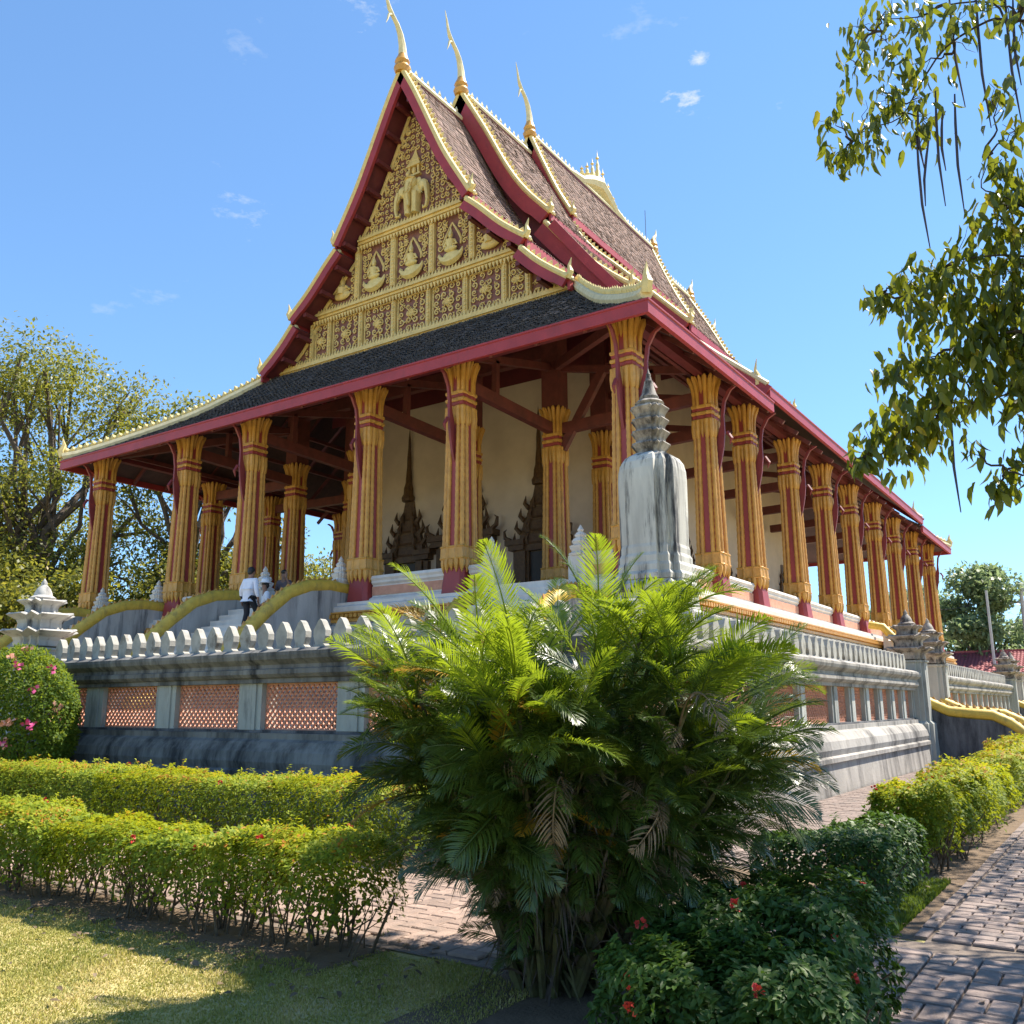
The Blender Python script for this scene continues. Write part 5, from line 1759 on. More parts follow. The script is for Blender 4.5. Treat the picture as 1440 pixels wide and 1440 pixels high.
# man in a white shirt climbing the stairs, seen from behind (local +y is the way he faces)
def man(loc, rotz):
    p = empty('person', loc)
    p.rotation_euler = (0, 0, rotz)
    j = {'pel': (0, 0, .93, .13), 'ab': (0, .01, 1.08, .125), 'ch': (0, .03, 1.28, .15), 'nk': (0, .03, 1.46, .055), 'hd': (0, .05, 1.58, .092), 'hd2': (0, .055, 1.66, .088)}
    e = [('pel', 'ab'), ('ab', 'ch'), ('ch', 'nk'), ('nk', 'hd'), ('hd', 'hd2')]
    for s, n in ((-1, 'l'), (1, 'r')):
        j[n + 'sh'] = (s * .19, .02, 1.38, .062)
        j[n + 'el'] = (s * .27, -.03, 1.10, .046)
        j[n + 'wr'] = (s * .285, .05, .87, .032)
        j[n + 'hip'] = (s * .09, 0, .88, .085)
        j[n + 'kn'] = (s * .10, .06 + (.14 if s > 0 else 0), .49 + (.10 if s > 0 else 0), .06)
        j[n + 'an'] = (s * .10, .02 + (.16 if s > 0 else -.08), .09 + (.17 if s > 0 else 0), .042)
        j[n + 'toe'] = (s * .11, .16 + (.16 if s > 0 else -.08), .03 + (.17 if s > 0 else 0), .035)
        e += [('ch', n + 'sh'), (n + 'sh', n + 'el'), (n + 'el', n + 'wr'), ('pel', n + 'hip'), (n + 'hip', n + 'kn'), (n + 'kn', n + 'an'), (n + 'an', n + 'toe')]
        hand(j, e, n + 'h', n + 'wr', j[n + 'wr'][:3], (0, .12, -1), (0, 1, .1))
    b = skin_body('body', j, e, M['skin'], p)
    js = {'pel': (0, 0, .96, .168), 'hem': (0, 0, .82, .170), 'ab': (0, .005, 1.10, .155), 'ch': (0, .03, 1.28, .172), 'nk': (0, .03, 1.43, .075)}
    es = [('pel', 'hem'), ('pel', 'ab'), ('ab', 'ch'), ('ch', 'nk')]
    for s, n in ((-1, 'l'), (1, 'r')):
        js[n + 'sh'] = (s * .19, .02, 1.375, .085)
        js[n + 'el'] = (s * .27, -.03, 1.10, .066)
        js[n + 'wr'] = (s * .285, .045, .90, .050)
        es += [('ch', n + 'sh'), (n + 'sh', n + 'el'), (n + 'el', n + 'wr')]
    skin_body('shirt', js, es, M['shirt'], p)
    jt = {'pel': (0, 0, .94, .150)}
    et = []
    for s, n in ((-1, 'l'), (1, 'r')):
        jt[n + 'hip'] = (s * .09, 0, .86, .105)
        jt[n + 'kn'] = j[n + 'kn'][:3] + (.082,)
        a = j[n + 'an']
        jt[n + 'an'] = (a[0], a[1], a[2] + .04, .062)
        et += [('pel', n + 'hip'), (n + 'hip', n + 'kn'), (n + 'kn', n + 'an')]
    skin_body('trousers', jt, et, M['trousers'], p)
    hb = MB()
    hb.blob((0, .035, 1.675), (.095, .105, .095), 14, 8)
    hb.blob((0, .0, 1.62), (.088, .075, .09), 12, 8)
    hb.build('hair', M['hair'], p, True)
    f = MB()
    f.blob((0, .150, 1.595), (.018, .022, .024), 6, 5)
    for s in (-1, 1):
        f.blob((s * .098, .05, 1.60), (.012, .024, .034), 6, 5)
    f.build('nose_and_ears', M['skin'], p, True)
    return p
pm = man((-10.62, -2.05, 3.62), R(8))
tag(pm, 'person in white long sleeved shirt and black trousers climbing the front stairs', 'person')

def bust(loc, rotz, m, label, raised=True, hat=False, seated=True):
    p = empty('person', loc)
    p.rotation_euler = (0, 0, rotz)
    tag(p, label, 'person')
    h0 = .46
    j = {'pel': (0, 0, h0, .13), 'ab': (0, .01, h0 + .16, .12), 'ch': (0, .03, h0 + .36, .14), 'nk': (0, .04, h0 + .54, .05), 'hd': (0, .06, h0 + .66, .09), 'hd2': (0, .06, h0 + .74, .085)}
    e = [('pel', 'ab'), ('ab', 'ch'), ('ch', 'nk'), ('nk', 'hd'), ('hd', 'hd2')]
    for s, n in ((-1, 'l'), (1, 'r')):
        up = raised and s < 0
        j[n + 'sh'] = (s * .18, .02, h0 + .46, .06)
        j[n + 'el'] = (s * .27, .12, h0 + .30, .045) if up else (s * .25, .02, h0 + .20, .045)
        j[n + 'wr'] = (s * .14, .20, h0 + .60, .03) if up else (s * .18, .22, h0 + .08, .03)
        j[n + 'hip'] = (s * .09, .04, h0 - .02, .09)
        j[n + 'kn'] = (s * .12, .42, h0 + .02, .065)
        j[n + 'an'] = (s * .12, .40, .10, .045)
        j[n + 'toe'] = (s * .12, .54, .035, .035)
        e += [('ch', n + 'sh'), (n + 'sh', n + 'el'), (n + 'el', n + 'wr'), ('pel', n + 'hip'), (n + 'hip', n + 'kn'), (n + 'kn', n + 'an'), (n + 'an', n + 'toe')]
        hand(j, e, n + 'h', n + 'wr', j[n + 'wr'][:3], (0, -.1, 1) if up else (0, 1, -.2), (1, 0, 0))
    skin_body('body', j, e, M['skin'], p)
    js = {k: v for k, v in j.items() if k in ('pel', 'ab', 'ch', 'lsh', 'rsh', 'lel', 'rel')}
    js = {k: v[:3] + (v[3] + .025,) for k, v in js.items()}
    skin_body('top', js, [('pel', 'ab'), ('ab', 'ch'), ('ch', 'lsh'), ('ch', 'rsh'), ('lsh', 'lel'), ('rsh', 'rel')], m, p)
    jl = {k: j[k][:3] + (j[k][3] + .02,) for k in ('pel', 'lhip', 'rhip', 'lkn', 'rkn', 'lan', 'ran')}
    skin_body('trousers', jl, [('pel', 'lhip'), ('pel', 'rhip'), ('lhip', 'lkn'), ('rhip', 'rkn'), ('lkn', 'lan'), ('rkn', 'ran')], M['trousers'], p)
    hb = MB()
    hb.blob((0, .045, h0 + .765), (.095, .105, .085), 14, 8)
    hb.blob((0, .005, h0 + .70), (.088, .075, .09), 12, 8)
    hb.build('hair', M['hair'], p, True)
    if hat:
        MB().lathe([(.20, .77), (.205, .785), (.12, .80), (.115, .88), (.07, .92), (0, .93)], c=(0, .05, h0), n=16).build('sun_hat', M['white_cloth'], p, True)
    return p
bust((-11.95, .35, B + .02), R(200), M['top_grey'], 'person in grey brown top with one arm raised at the head of the stairs', True)
bust((-11.60, -.62, B - .45), R(150), M['white_cloth'], 'person in a white sun hat sitting low beside the stone bud finial', False, True)

def buddha(loc, rot, label, sc=1.0, standing=False):
    o = empty('bronze_statue', loc)
    o.rotation_euler = (0, 0, rot)
    o.scale = (sc, sc, sc)
    tag(o, label, 'statue', 'bronze statues in the gallery')
    b = MB()
    b.lathe([(.48, 0), (.48, .08), (.40, .12), (.38, .30), (.46, .36), (.46, .42)], n=14)
    b.build('pedestal', M['door'], o)
    j = {'pel': (0, 0, .58, .18), 'ab': (0, .02, .74, .14), 'ch': (0, .02, .95, .16), 'nk': (0, .02, 1.13, .055), 'hd': (0, -.01, 1.26, .095), 'us': (0, .02, 1.38, .05), 'tip': (0, .02, 1.47, .015)}
    e = [('pel', 'ab'), ('ab', 'ch'), ('ch', 'nk'), ('nk', 'hd'), ('hd', 'us'), ('us', 'tip')]
    for s, n in ((-1, 'l'), (1, 'r')):
        j[n + 'sh'] = (s * .21, .02, 1.04, .06)
        j[n + 'el'] = (s * .29, -.02, .78, .05)
        j[n + 'wr'] = (s * .16, -.26, .62, .04)
        j[n + 'hip'] = (s * .14, -.04, .54, .11)
        j[n + 'kn'] = (s * .40, -.24, .50, .085)
        j[n + 'an'] = (-s * .10, -.34, .50 + .04 * s, .06)
        e += [('ch', n + 'sh'), (n + 'sh', n + 'el'), (n + 'el', n + 'wr'), ('pel', n + 'hip'), (n + 'hip', n + 'kn'), (n + 'kn', n + 'an')]
    skin_body('seated_body', j, e, M['bronze'], o)
    return o
buddha((-4.25, 5.9, B + .05), 0, 'dark bronze seated statue by the right porch column against the pale wall', 1.28)
buddha((-11.95, 7.2, B + .05), 0, 'dark bronze seated statue between the carved doorways', 1.28)
buddha((-15.0, 6.2, B + .05), 0, 'dark bronze seated statue beside the bud finial left of the staircase column', 1.35)
cap = MB()
cap.lathe([(.22, 0), (.23, .02), (.14, .04), (.13, .12), (.08, .17), (0, .18)], n=16)
cap = cap.build('sun_hat', M['white_cloth'], None, True)
cap.location = (-8.12, .22, B + .742)
tag(cap, 'white sun hat lying on the white parapet in front of the dark doorway', 'hat')
# ================================================================== HEDGES AND SHRUBS
def box_foliage(n, x0, x1, y0, y1, z0, z1, rnd_r=.16, shell=.7, amp=.05, open_bottom=.0, leaf=(.035, .055), seed=0.0, bias=0.0):
    """Leaves filling a clipped, slightly lumpy box; denser on the skin, thinner low down."""
    c = np.array([(x0 + x1) / 2, (y0 + y1) / 2, (z0 + z1) / 2])
    h = np.array([(x1 - x0) / 2, (y1 - y0) / 2, (z1 - z0) / 2])
    m = int(n * 2.2)
    P = rng.uniform(-1, 1, (m, 3)) * h
    k = int(m * shell)
    ar = np.array([h[1] * h[2], h[0] * h[2], h[0] * h[1] * 1.3])
    ax = rng.choice(3, k, p=ar / ar.sum())
    sg = rng.choice([-1, 1], k)
    sg[ax == 2] = np.where(rng.random((ax == 2).sum()) < .85, 1, -1)
    dep = rng.exponential(.035, k)
    for a in range(3):
        q = np.where(ax == a)[0]
        P[q, a] = sg[q] * (h[a] - dep[q])
    # round the edges
    e = np.maximum(np.abs(P) - (h - rnd_r), 0)
    ln = np.linalg.norm(e, axis=1)
    f = np.where(ln > rnd_r, rnd_r / np.maximum(ln, 1e-6), 1)[:, None]
    P = np.sign(P) * (np.minimum(np.abs(P), h - rnd_r) + e * f)
    W = P + c
    out = nrm(P / h + 1e-6)
    W = W + out * (amp * (1.5 * lump(W, 1.7, seed) + .9 * lump(W, 4.6, seed + 1) + .5 * lump(W, 11.0, seed + 2)))[:, None]
    if open_bottom > 0:
        t = (W[:, 2] - z0) / (open_bottom)
        keep = rng.random(len(W)) < np.clip(t + .18 * lump(W, 3.0, seed + 4), .05, 1) ** 1.4
        W, out = W[keep], out[keep]
    if len(W) > n:
        q = rng.choice(len(W), n, False)
        W, out = W[q], out[q]
    ns = max(4, int((x1 - x0) * (y1 - y0) * 26))      # stray shoots standing out of the clipped face
    sp = rng.choice(len(W), ns, False)
    sp = sp[W[sp, 2] > z0 + (z1 - z0) * .55]
    tt = rng.uniform(.15, 1, (len(sp), 10))
    sd = nrm(out[sp] * .5 + np.array([0, 0, .8]) + rand_dirs(len(sp)) * .4) * rng.uniform(.05, .15, (len(sp), 1))
    W = np.concatenate([W, (W[sp][:, None] + sd[:, None] * tt[..., None]).reshape(-1, 3)])
    out = np.concatenate([out, np.repeat(out[sp], 10, 0)])
    k = len(W)
    N = nrm(out + np.array([0, 0, .9]) + rand_dirs(k) * .8)
    D = nrm(rand_dirs(k) + out * .5)
    D = nrm(D - N * (D * N).sum(1)[:, None] * .8)
    L = rng.uniform(leaf[0], leaf[1], k)
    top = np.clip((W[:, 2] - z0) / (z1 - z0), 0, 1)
    r = np.clip(.22 + .48 * top ** 3 + .18 * lump(W, 2.0, seed + 9) + rng.normal(0, .16, k) + bias, 0, 1)  # upper leaves get brighter tones: sunlit top put into the leaf colour
    return W, D, N, L, r

def stems(x0, x1, y0, y1, z1, n, r=(.005, .014), fork=True):
    b = MB()
    for _ in range(n):
        x, y = random.uniform(x0, x1), random.uniform(y0, y1)
        dx, dy = random.uniform(-.22, .22), random.uniform(-.12, .12)
        rr = random.uniform(*r)
        zt = z1 * random.uniform(.7, 1)
        b.tube([(x, y, 0), (x + dx * .35, y + dy * .3, zt * .35), (x + dx, y + dy, zt)], [rr, rr * .8, rr * .45], 5)
        if fork:
            s = random.choice((-1, 1))
            b.tube([(x + dx * .35, y + dy * .3, zt * .35), (x + dx * .3 + s * .12, y - dy, zt * .65), (x + s * .22, y - dy * .6, zt)], [rr * .65, rr * .5, rr * .3], 4)
    return b

def hedge(loc, boxes, n, label, m='hedge_leaf', leaf=(.035, .055), stem_n=40, stem_h=.45, open_b=.3, amp=.05, blossoms=0, seed=0.0, bias=0.0, cat='hedge', name='hedge', grp=None, shape=LEAF4, fl=None):
    t = empty(name, loc)
    tag(t, label, cat, grp)
    Vs, Fs, Rs = [], [], []
    o = 0
    tv = sum((b[1] - b[0]) * (b[3] - b[2]) for b in boxes)
    allW = []
    for i, (x0, x1, y0, y1, z0, z1) in enumerate(boxes):
        k = int(n * (x1 - x0) * (y1 - y0) / tv)
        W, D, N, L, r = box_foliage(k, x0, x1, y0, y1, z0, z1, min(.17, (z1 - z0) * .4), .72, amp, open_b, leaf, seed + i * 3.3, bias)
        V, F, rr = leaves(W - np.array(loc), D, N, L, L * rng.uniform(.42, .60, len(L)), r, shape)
        Vs.append(V); Fs.append(F + o); Rs.append(rr)
        o += len(V)
        allW.append(W)
        if stem_n:
            s = stems(x0 + .08 - loc[0], x1 - .08 - loc[0], y0 + .18 - loc[1], y1 - .18 - loc[1], max(stem_h, z0 + .15), max(3, int(stem_n * (x1 - x0) * (y1 - y0) / tv)))
            tag(s.build('stems', M['stem'], t), kind='stuff')
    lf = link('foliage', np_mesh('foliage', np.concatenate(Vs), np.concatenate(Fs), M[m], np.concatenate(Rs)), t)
    tag(lf, kind='stuff')
    if blossoms:
        W = np.concatenate(allW)
        zz_ = W[:, 2]
        cand = W[(zz_ > np.quantile(zz_, .35))]
        for q in rng.choice(len(cand), blossoms, False):
            fb = MB()
            for k in range(7):
                d = Vector((random.gauss(0, 1), random.gauss(0, 1), random.gauss(.5, 1))).normalized()
                s = d.orthogonal().normalized()
                u = d.cross(s)
                c = d * .012
                a = .014
                fb.add([c, c + s * a + d * a, c + d * a * 2.0, c - s * a + d * a], [(0, 1, 2, 3)])
                fb.add([c, c + u * a + d * a, c + d * a * 1.8, c - u * a + d * a], [(0, 1, 2, 3)])
            f = fb.build('blossom', M[fl or 'flower_red'], t)
            p = Vector(cand[q]) - Vector(loc)
            f.location = p * 1.0 + Vector((0, -.02, .03))
    return t

hedge((1.6, -13.45, 0), [(-2.6, 1.3, -13.85, -13.10, .12, .70), (1.25, 3.6, -13.84, -13.08, .16, .67), (3.55, 4.72, -13.82, -13.06, .17, .72)], 66000,
      'nearest clipped hedge on the lawn edge, green top with bare woody stems showing below', leaf=(.030, .050), stem_n=190, stem_h=.45, open_b=.27, blossoms=10, seed=1.0, amp=.07)
hedge((-3, -10.3, 0), [(-9.5, -3.0, -10.85, -9.75, .04, .76), (-3.05, .6, -10.85, -9.75, .05, .74), (.55, 2.75, -10.82, -9.8, .06, .77)], 52000,
      'second clipped hedge running along the front wall, sunlit yellow green top', leaf=(.040, .062), stem_n=50, stem_h=.4, open_b=.16, blossoms=14, seed=4.0, bias=.06)
hedge((3.6, -10.2, 0), [(3.0, 4.6, -10.75, -9.75, .04, .62)], 9000,
      'short low hedge continuing behind the palm', leaf=(.040, .06), stem_n=16, open_b=.2, seed=6.0)
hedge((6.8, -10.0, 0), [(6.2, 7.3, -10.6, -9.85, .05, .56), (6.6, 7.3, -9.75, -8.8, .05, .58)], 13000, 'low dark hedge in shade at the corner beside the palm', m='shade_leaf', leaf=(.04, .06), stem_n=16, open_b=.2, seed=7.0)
hedge((6.95, -7.6, 0), [(6.70, 7.38, -8.5, -7.7, .16, .78), (6.85, 7.45, -7.45, -6.6, .18, .66), (6.72, 7.42, -6.3, -5.5, .10, .80)], 22000,
      'stemmy hedge along the brick walk with gaps between its bushes', leaf=(.04, .06), stem_n=70, stem_h=.5, open_b=.34, blossoms=6, seed=8.0, bias=.05, amp=.11)
hedge((6.9, 1, 0), [(6.6, 7.40, -5.2, -2.5, .06, .72), (6.65, 7.42, -2.15, 2.0, .06, .78), (6.5, 7.44, 2.35, 8.0, .06, .80)], 36000,
      'far yellow green hedge lining the brick walk towards the side stairs', leaf=(.05, .075), stem_n=60, open_b=.2, seed=9.0, bias=.12, amp=.11)
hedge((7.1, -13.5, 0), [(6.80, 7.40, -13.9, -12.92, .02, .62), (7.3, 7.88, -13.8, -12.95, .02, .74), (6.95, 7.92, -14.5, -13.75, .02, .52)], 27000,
      'shaded glossy leaved bush with red flowers beside the palm and the grey bricks', m='shade_leaf', leaf=(.030, .058), stem_n=30, open_b=.08, amp=.11, blossoms=13, seed=11.0, cat='bush', name='flowering_bush', shape=LEAF8)

# rounded bougainvillea at the left edge
bt = empty('flowering_bush', (-7.6, -9.55, 0))
tag(bt, 'rounded green bush dotted with pink and peach blossoms at the left of the hedge', 'bush')
n = 26000
dv = rand_dirs(n)
rad = np.array([1.42, .80, 1.32])
rr_ = 1 - rng.exponential(.05, n)
P = dv * rad * rr_[:, None]
P = P * (1 + .06 * lump(P + 5, 2.4) + .04 * lump(P, 6.0))[:, None] + np.array([0, 0, 1.36])
P = P[P[:, 2] > .05]
k = len(P)
N = nrm(dv[:k] * .0 + nrm((P - np.array([0, 0, 1.3])) / rad) + rand_dirs(k) * .7 + np.array([0, 0, .5]))
V, F, r_ = leaves(P, nrm(rand_dirs(k) + .4 * N), N, rng.uniform(.05, .085, k), rng.uniform(.028, .05, k), np.clip(.38 + .22 * lump(P, 2.0) + rng.normal(0, .2, k), 0, 1))
tag(link('foliage', np_mesh('foliage', V, F, M['bougain_leaf'], r_), bt), kind='stuff')
tag(stems(-.5, .5, -.2, .2, 1.2, 14, (.02, .04)).build('stems', M['stem'], bt), kind='stuff')
for q in range(24):
    d = rand_dirs(1)[0]
    d[1] = -abs(d[1]); d = nrm(d[None])[0]
    if d[0] < -.2: d[0] *= -1
    p = d * rad * 1.02 + np.array([0, 0, 1.36])
    if p[2] < .3: continue
    fb = MB()
    for _ in range(9):
        u = Vector(rand_dirs(1)[0]); s = u.orthogonal().normalized() * .035; w = u.cross(s)
        c = Vector(rand_dirs(1)[0]) * .05
        fb.add([c, c + u * .04 + s, c + u * .085, c + u * .04 - s], [(0, 1, 2, 3)])
    f = fb.build('blossom', M['flower_pink' if random.random() < .4 else 'flower_peach'], bt)
    f.location = p

# ================================================================== THE PALM CLUMP
pt = empty('palm', (6.02, -13.27, 0))
tag(pt, 'big bushy clump of feathery palm with bright sunlit fronds in front of the temple', 'palm')
def frond_mesh(L, droop, seed, m, pairs=34, wmax=.34, vee=.45, ragged=0.0, lw=.017):
    """Arching feather leaf in its own frame: grows along +x, arches down in z."""
    rr = np.random.default_rng(seed)
    t = np.linspace(0, 1, 13)
    ang = rr.uniform(-.05, .05) - droop * t ** 1.6
    dx, dz = np.cos(ang), np.sin(ang)
    X = np.r_[0, np.cumsum((dx[1:] + dx[:-1]) / 2)] * L / 12
    Z = np.r_[0, np.cumsum((dz[1:] + dz[:-1]) / 2)] * L / 12
    b = MB()
    b.tube([(x, 0, z) for x, z in zip(X, Z)], list(np.linspace(.011, .003, 13)), 4)
    nb = len(b.v)
    V, F, R_ = [list(v) for v in b.v], [], []
    quads = [f for f in b.f if len(f) == 4]
    F = [list(f) for f in quads]
    R_ = [.8] * nb
    st = .20
    for i in range(pairs):
        u = st + (1 - st) * (i + .5) / pairs
        x, z = np.interp(u, t, X), np.interp(u, t, Z)
        a = np.interp(u, t, ang)
        T = np.array([math.cos(a), 0, math.sin(a)])
        U = np.array([-math.sin(a), 0, math.cos(a)])
        ln = wmax * (math.sin(PI * min(1, (u - st) / (1 - st) * .86 + .14)) ** .7) * rr.uniform(.88, 1.1)
        for s in (-1, 1):
            if ragged and rr.random() < ragged: continue
            fwd = .55 + .55 * u + rr.uniform(-.08, .08)
            d = T * fwd + np.array([0, s, 0]) * 1.0 + U * (vee + rr.uniform(-.10, .10))
            d /= np.linalg.norm(d)
            w = np.cross(d, U); w /= np.linalg.norm(w)
            w = w * (lw * rr.uniform(.8, 1.15))
            p0 = np.array([x, 0, z])
            sag = rr.uniform(.04, .18) * (1 + 2.0 * (ragged > 0))
            p1 = p0 + d * ln * .38 + np.array([0, 0, -sag * ln * .08])
            p2 = p0 + d * ln * .74 + np.array([0, 0, -sag * ln * .45])
            p3 = p0 + d * ln + np.array([0, 0, -sag * ln * 1.05])
            o = len(V)
            V += [list(p0), list(p1 + w), list(p1 - w), list(p2 + w * .75), list(p2 - w * .75), list(p3)]
            F += [[o, o + 1, o + 2, o + 2], [o + 1, o + 3, o + 4, o + 2], [o + 3, o + 5, o + 4, o + 4]]
            c = float(np.clip(rr.normal(.45, .18) + .25 * u, 0, 1))
            R_ += [c] * 6
    T3 = []
    for f in F:
        T3.append(f[:3])
        if f[2] != f[3]: T3.append([f[0], f[2], f[3]])
    return np_mesh('frond', V, T3, m, R_)
kinds = {}
for key, m, ln, dr, w, vee, rag in (('g', 'frond_green', .84, .60, .23, .50, .03), ('d', 'frond_dark', .80, .95, .21, .36, .08), ('y', 'frond_yellow', .80, .75, .21, .42, .15), ('x', 'frond_dry', .75, 2.2, .18, .05, .45)):
    kinds[key] = [frond_mesh(ln * (1 + .07 * (s % 3)), dr * (.65 + .35 * s / 2), 100 + s + ord(key[0]), M[m], 44, w, vee, rag, .0056) for s in range(6)]

def place_frond(key, base, az, el, roll, sc):
    o = link('frond', random.choice(kinds[key]), pt)
    d = Vector((math.cos(az) * math.cos(el), math.sin(az) * math.cos(el), math.sin(el)))
    up = Vector((0, 0, 1))
    s = up.cross(d)
    if s.length < .05: s = Vector((0, 1, 0))
    s.normalize()
    u = d.cross(s)
    mt = Matrix((d, s, u)).transposed() @ Matrix.Rotation(roll, 3, 'X')
    o.matrix_local = Matrix.Translation(base) @ mt.to_4x4() @ Matrix.Scale(sc, 4)
    return o
canes = []
def join_frond(key, base, az, el, roll, sc):
    me = random.choice(kinds[key])
    k = len(me.vertices)
    V = np.empty(k * 3, np.float32); me.vertices.foreach_get('co', V)
    F = np.empty(len(me.polygons) * 3, np.int32); me.loops.foreach_get('vertex_index', F)
    A = np.empty(k, np.float32); me.attributes['rnd'].data.foreach_get('value', A)
    d = Vector((math.cos(az) * math.cos(el), math.sin(az) * math.cos(el), math.sin(el)))
    s_ = Vector((0, 0, 1)).cross(d).normalized()
    mt = np.array(Matrix((d, s_, d.cross(s_))).transposed() @ Matrix.Rotation(roll, 3, 'X'))
    JV.setdefault(key, []).append((V.reshape(-1, 3) * sc @ mt.T + np.array(base), F.reshape(-1, 3), A))
JV = {}
NC = 72
for i in range(NC):
    az = i * 2.39996 + random.uniform(-.3, .3)
    q = math.sqrt((i + .5) / NC)
    lean = .05 + .50 * q
    r0 = .26 * q
    hgt = random.uniform(1.15, 1.95) * (1.10 - .10 * q)
    b0 = Vector((math.cos(az) * r0, math.sin(az) * r0, 0))
    tip = b0 + Vector((math.cos(az) * math.sin(lean), math.sin(az) * math.sin(lean), math.cos(lean))) * hgt + Vector((.16, .11, 0)) * (.75 + .3 * q)
    mid = b0.lerp(tip, .5) + Vector((0, 0, .04))
    cb = MB()
    cb.tube([b0, mid, tip], [.026, .020, .012], 6)
    cb.build('cane', M['cane'], pt)
    canes.append((tip, az, lean, q, mid))
for (tip, az, lean, q, mid) in canes:
    for k in range(4):
        a = az + random.gauss(0, .75)
        el = random.uniform(.62, 1.45) - .42 * q
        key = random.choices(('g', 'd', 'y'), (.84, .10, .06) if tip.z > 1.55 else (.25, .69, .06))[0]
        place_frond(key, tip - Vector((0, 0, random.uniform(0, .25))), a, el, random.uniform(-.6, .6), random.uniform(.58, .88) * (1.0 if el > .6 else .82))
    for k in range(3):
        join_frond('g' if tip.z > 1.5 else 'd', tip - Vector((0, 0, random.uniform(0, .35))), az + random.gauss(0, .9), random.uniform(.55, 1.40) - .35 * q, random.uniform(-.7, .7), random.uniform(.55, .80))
    # lower fronds with shade put into their colour, plus dead hanging ones
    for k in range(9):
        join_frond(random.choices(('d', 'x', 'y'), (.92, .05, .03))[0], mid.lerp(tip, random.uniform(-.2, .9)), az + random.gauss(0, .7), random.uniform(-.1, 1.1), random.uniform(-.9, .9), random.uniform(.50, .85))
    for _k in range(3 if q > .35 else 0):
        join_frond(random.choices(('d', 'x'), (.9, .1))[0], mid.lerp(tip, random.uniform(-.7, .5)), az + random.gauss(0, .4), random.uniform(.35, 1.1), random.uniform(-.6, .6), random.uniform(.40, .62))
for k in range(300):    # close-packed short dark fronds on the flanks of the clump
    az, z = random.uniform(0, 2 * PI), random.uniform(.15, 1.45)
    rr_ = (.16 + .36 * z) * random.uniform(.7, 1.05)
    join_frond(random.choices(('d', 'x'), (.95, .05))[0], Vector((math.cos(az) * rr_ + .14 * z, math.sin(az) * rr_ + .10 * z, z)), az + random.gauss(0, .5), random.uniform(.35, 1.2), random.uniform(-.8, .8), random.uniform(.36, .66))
for k in range(40):     # short shoots and dry leaves round the foot
    az = random.uniform(0, 2 * PI)
    join_frond(random.choices(('d', 'x'), (.7, .3))[0], Vector((math.cos(az) * .22, math.sin(az) * .22, random.uniform(.02, .7))), az + random.gauss(0, .3), random.uniform(.7, 1.4), random.uniform(-.5, .5), random.uniform(.32, .58))
for key, lst in JV.items():
    o_, Vs, Fs = 0, [], []
    for v, f, a_ in lst:
        Vs.append(v); Fs.append(f + o_); o_ += len(v)
    tag(link('joined_fronds', np_mesh('joined_fronds', np.concatenate(Vs), np.concatenate(Fs), kinds[key][0].materials[0], np.concatenate([l[2] for l in lst])), pt), kind='stuff')
pt.scale = (.95, .95, 1.06)
# fibrous dead sheaths and thin dry blades packed between the canes
sb = MB()
for k in range(1600):
    az, q = random.uniform(0, 2 * PI), math.sqrt(random.random())
    z = random.uniform(.02, 1.25)
    rr_q = (.20 + .52 * z) * q
    p = Vector((math.cos(az) * rr_q, math.sin(az) * rr_q, z))
    d = Vector((math.cos(az) * .5 + random.gauss(0, .4), math.sin(az) * .5 + random.gauss(0, .4), random.uniform(-1.2, 1.3))).normalized()
    L = random.uniform(.15, .45)
    s_ = d.orthogonal().normalized() * random.uniform(.004, .010)
    e_ = p + d * L + Vector((0, 0, -.12 * L))
    sb.add([p - s_, p + s_, p.lerp(e_, .6) + s_ * .8 + Vector((0, 0, .03)), e_, p.lerp(e_, .6) - s_ * .8 + Vector((0, 0, .03))], [(0, 1, 2, 4), (4, 2, 3)], 0 if random.random() < .6 else 1)
tag(sb.build('dead_blades', [M['bark'], M['cane']], pt), kind='stuff')

# ================================================================== TREES
def branch_path(a, b, wob=.12, n=5):
    a, b = Vector(a), Vector(b)
    L = (b - a).length
    out = []
    for i in range(n + 1):
        t = i / n
        p = a.lerp(b, t)
        if 0 < i < n:
            p += Vector((random.uniform(-1, 1), random.uniform(-1, 1), random.uniform(-.5, .8))) * wob * L * .5
        out.append(p)
    return out

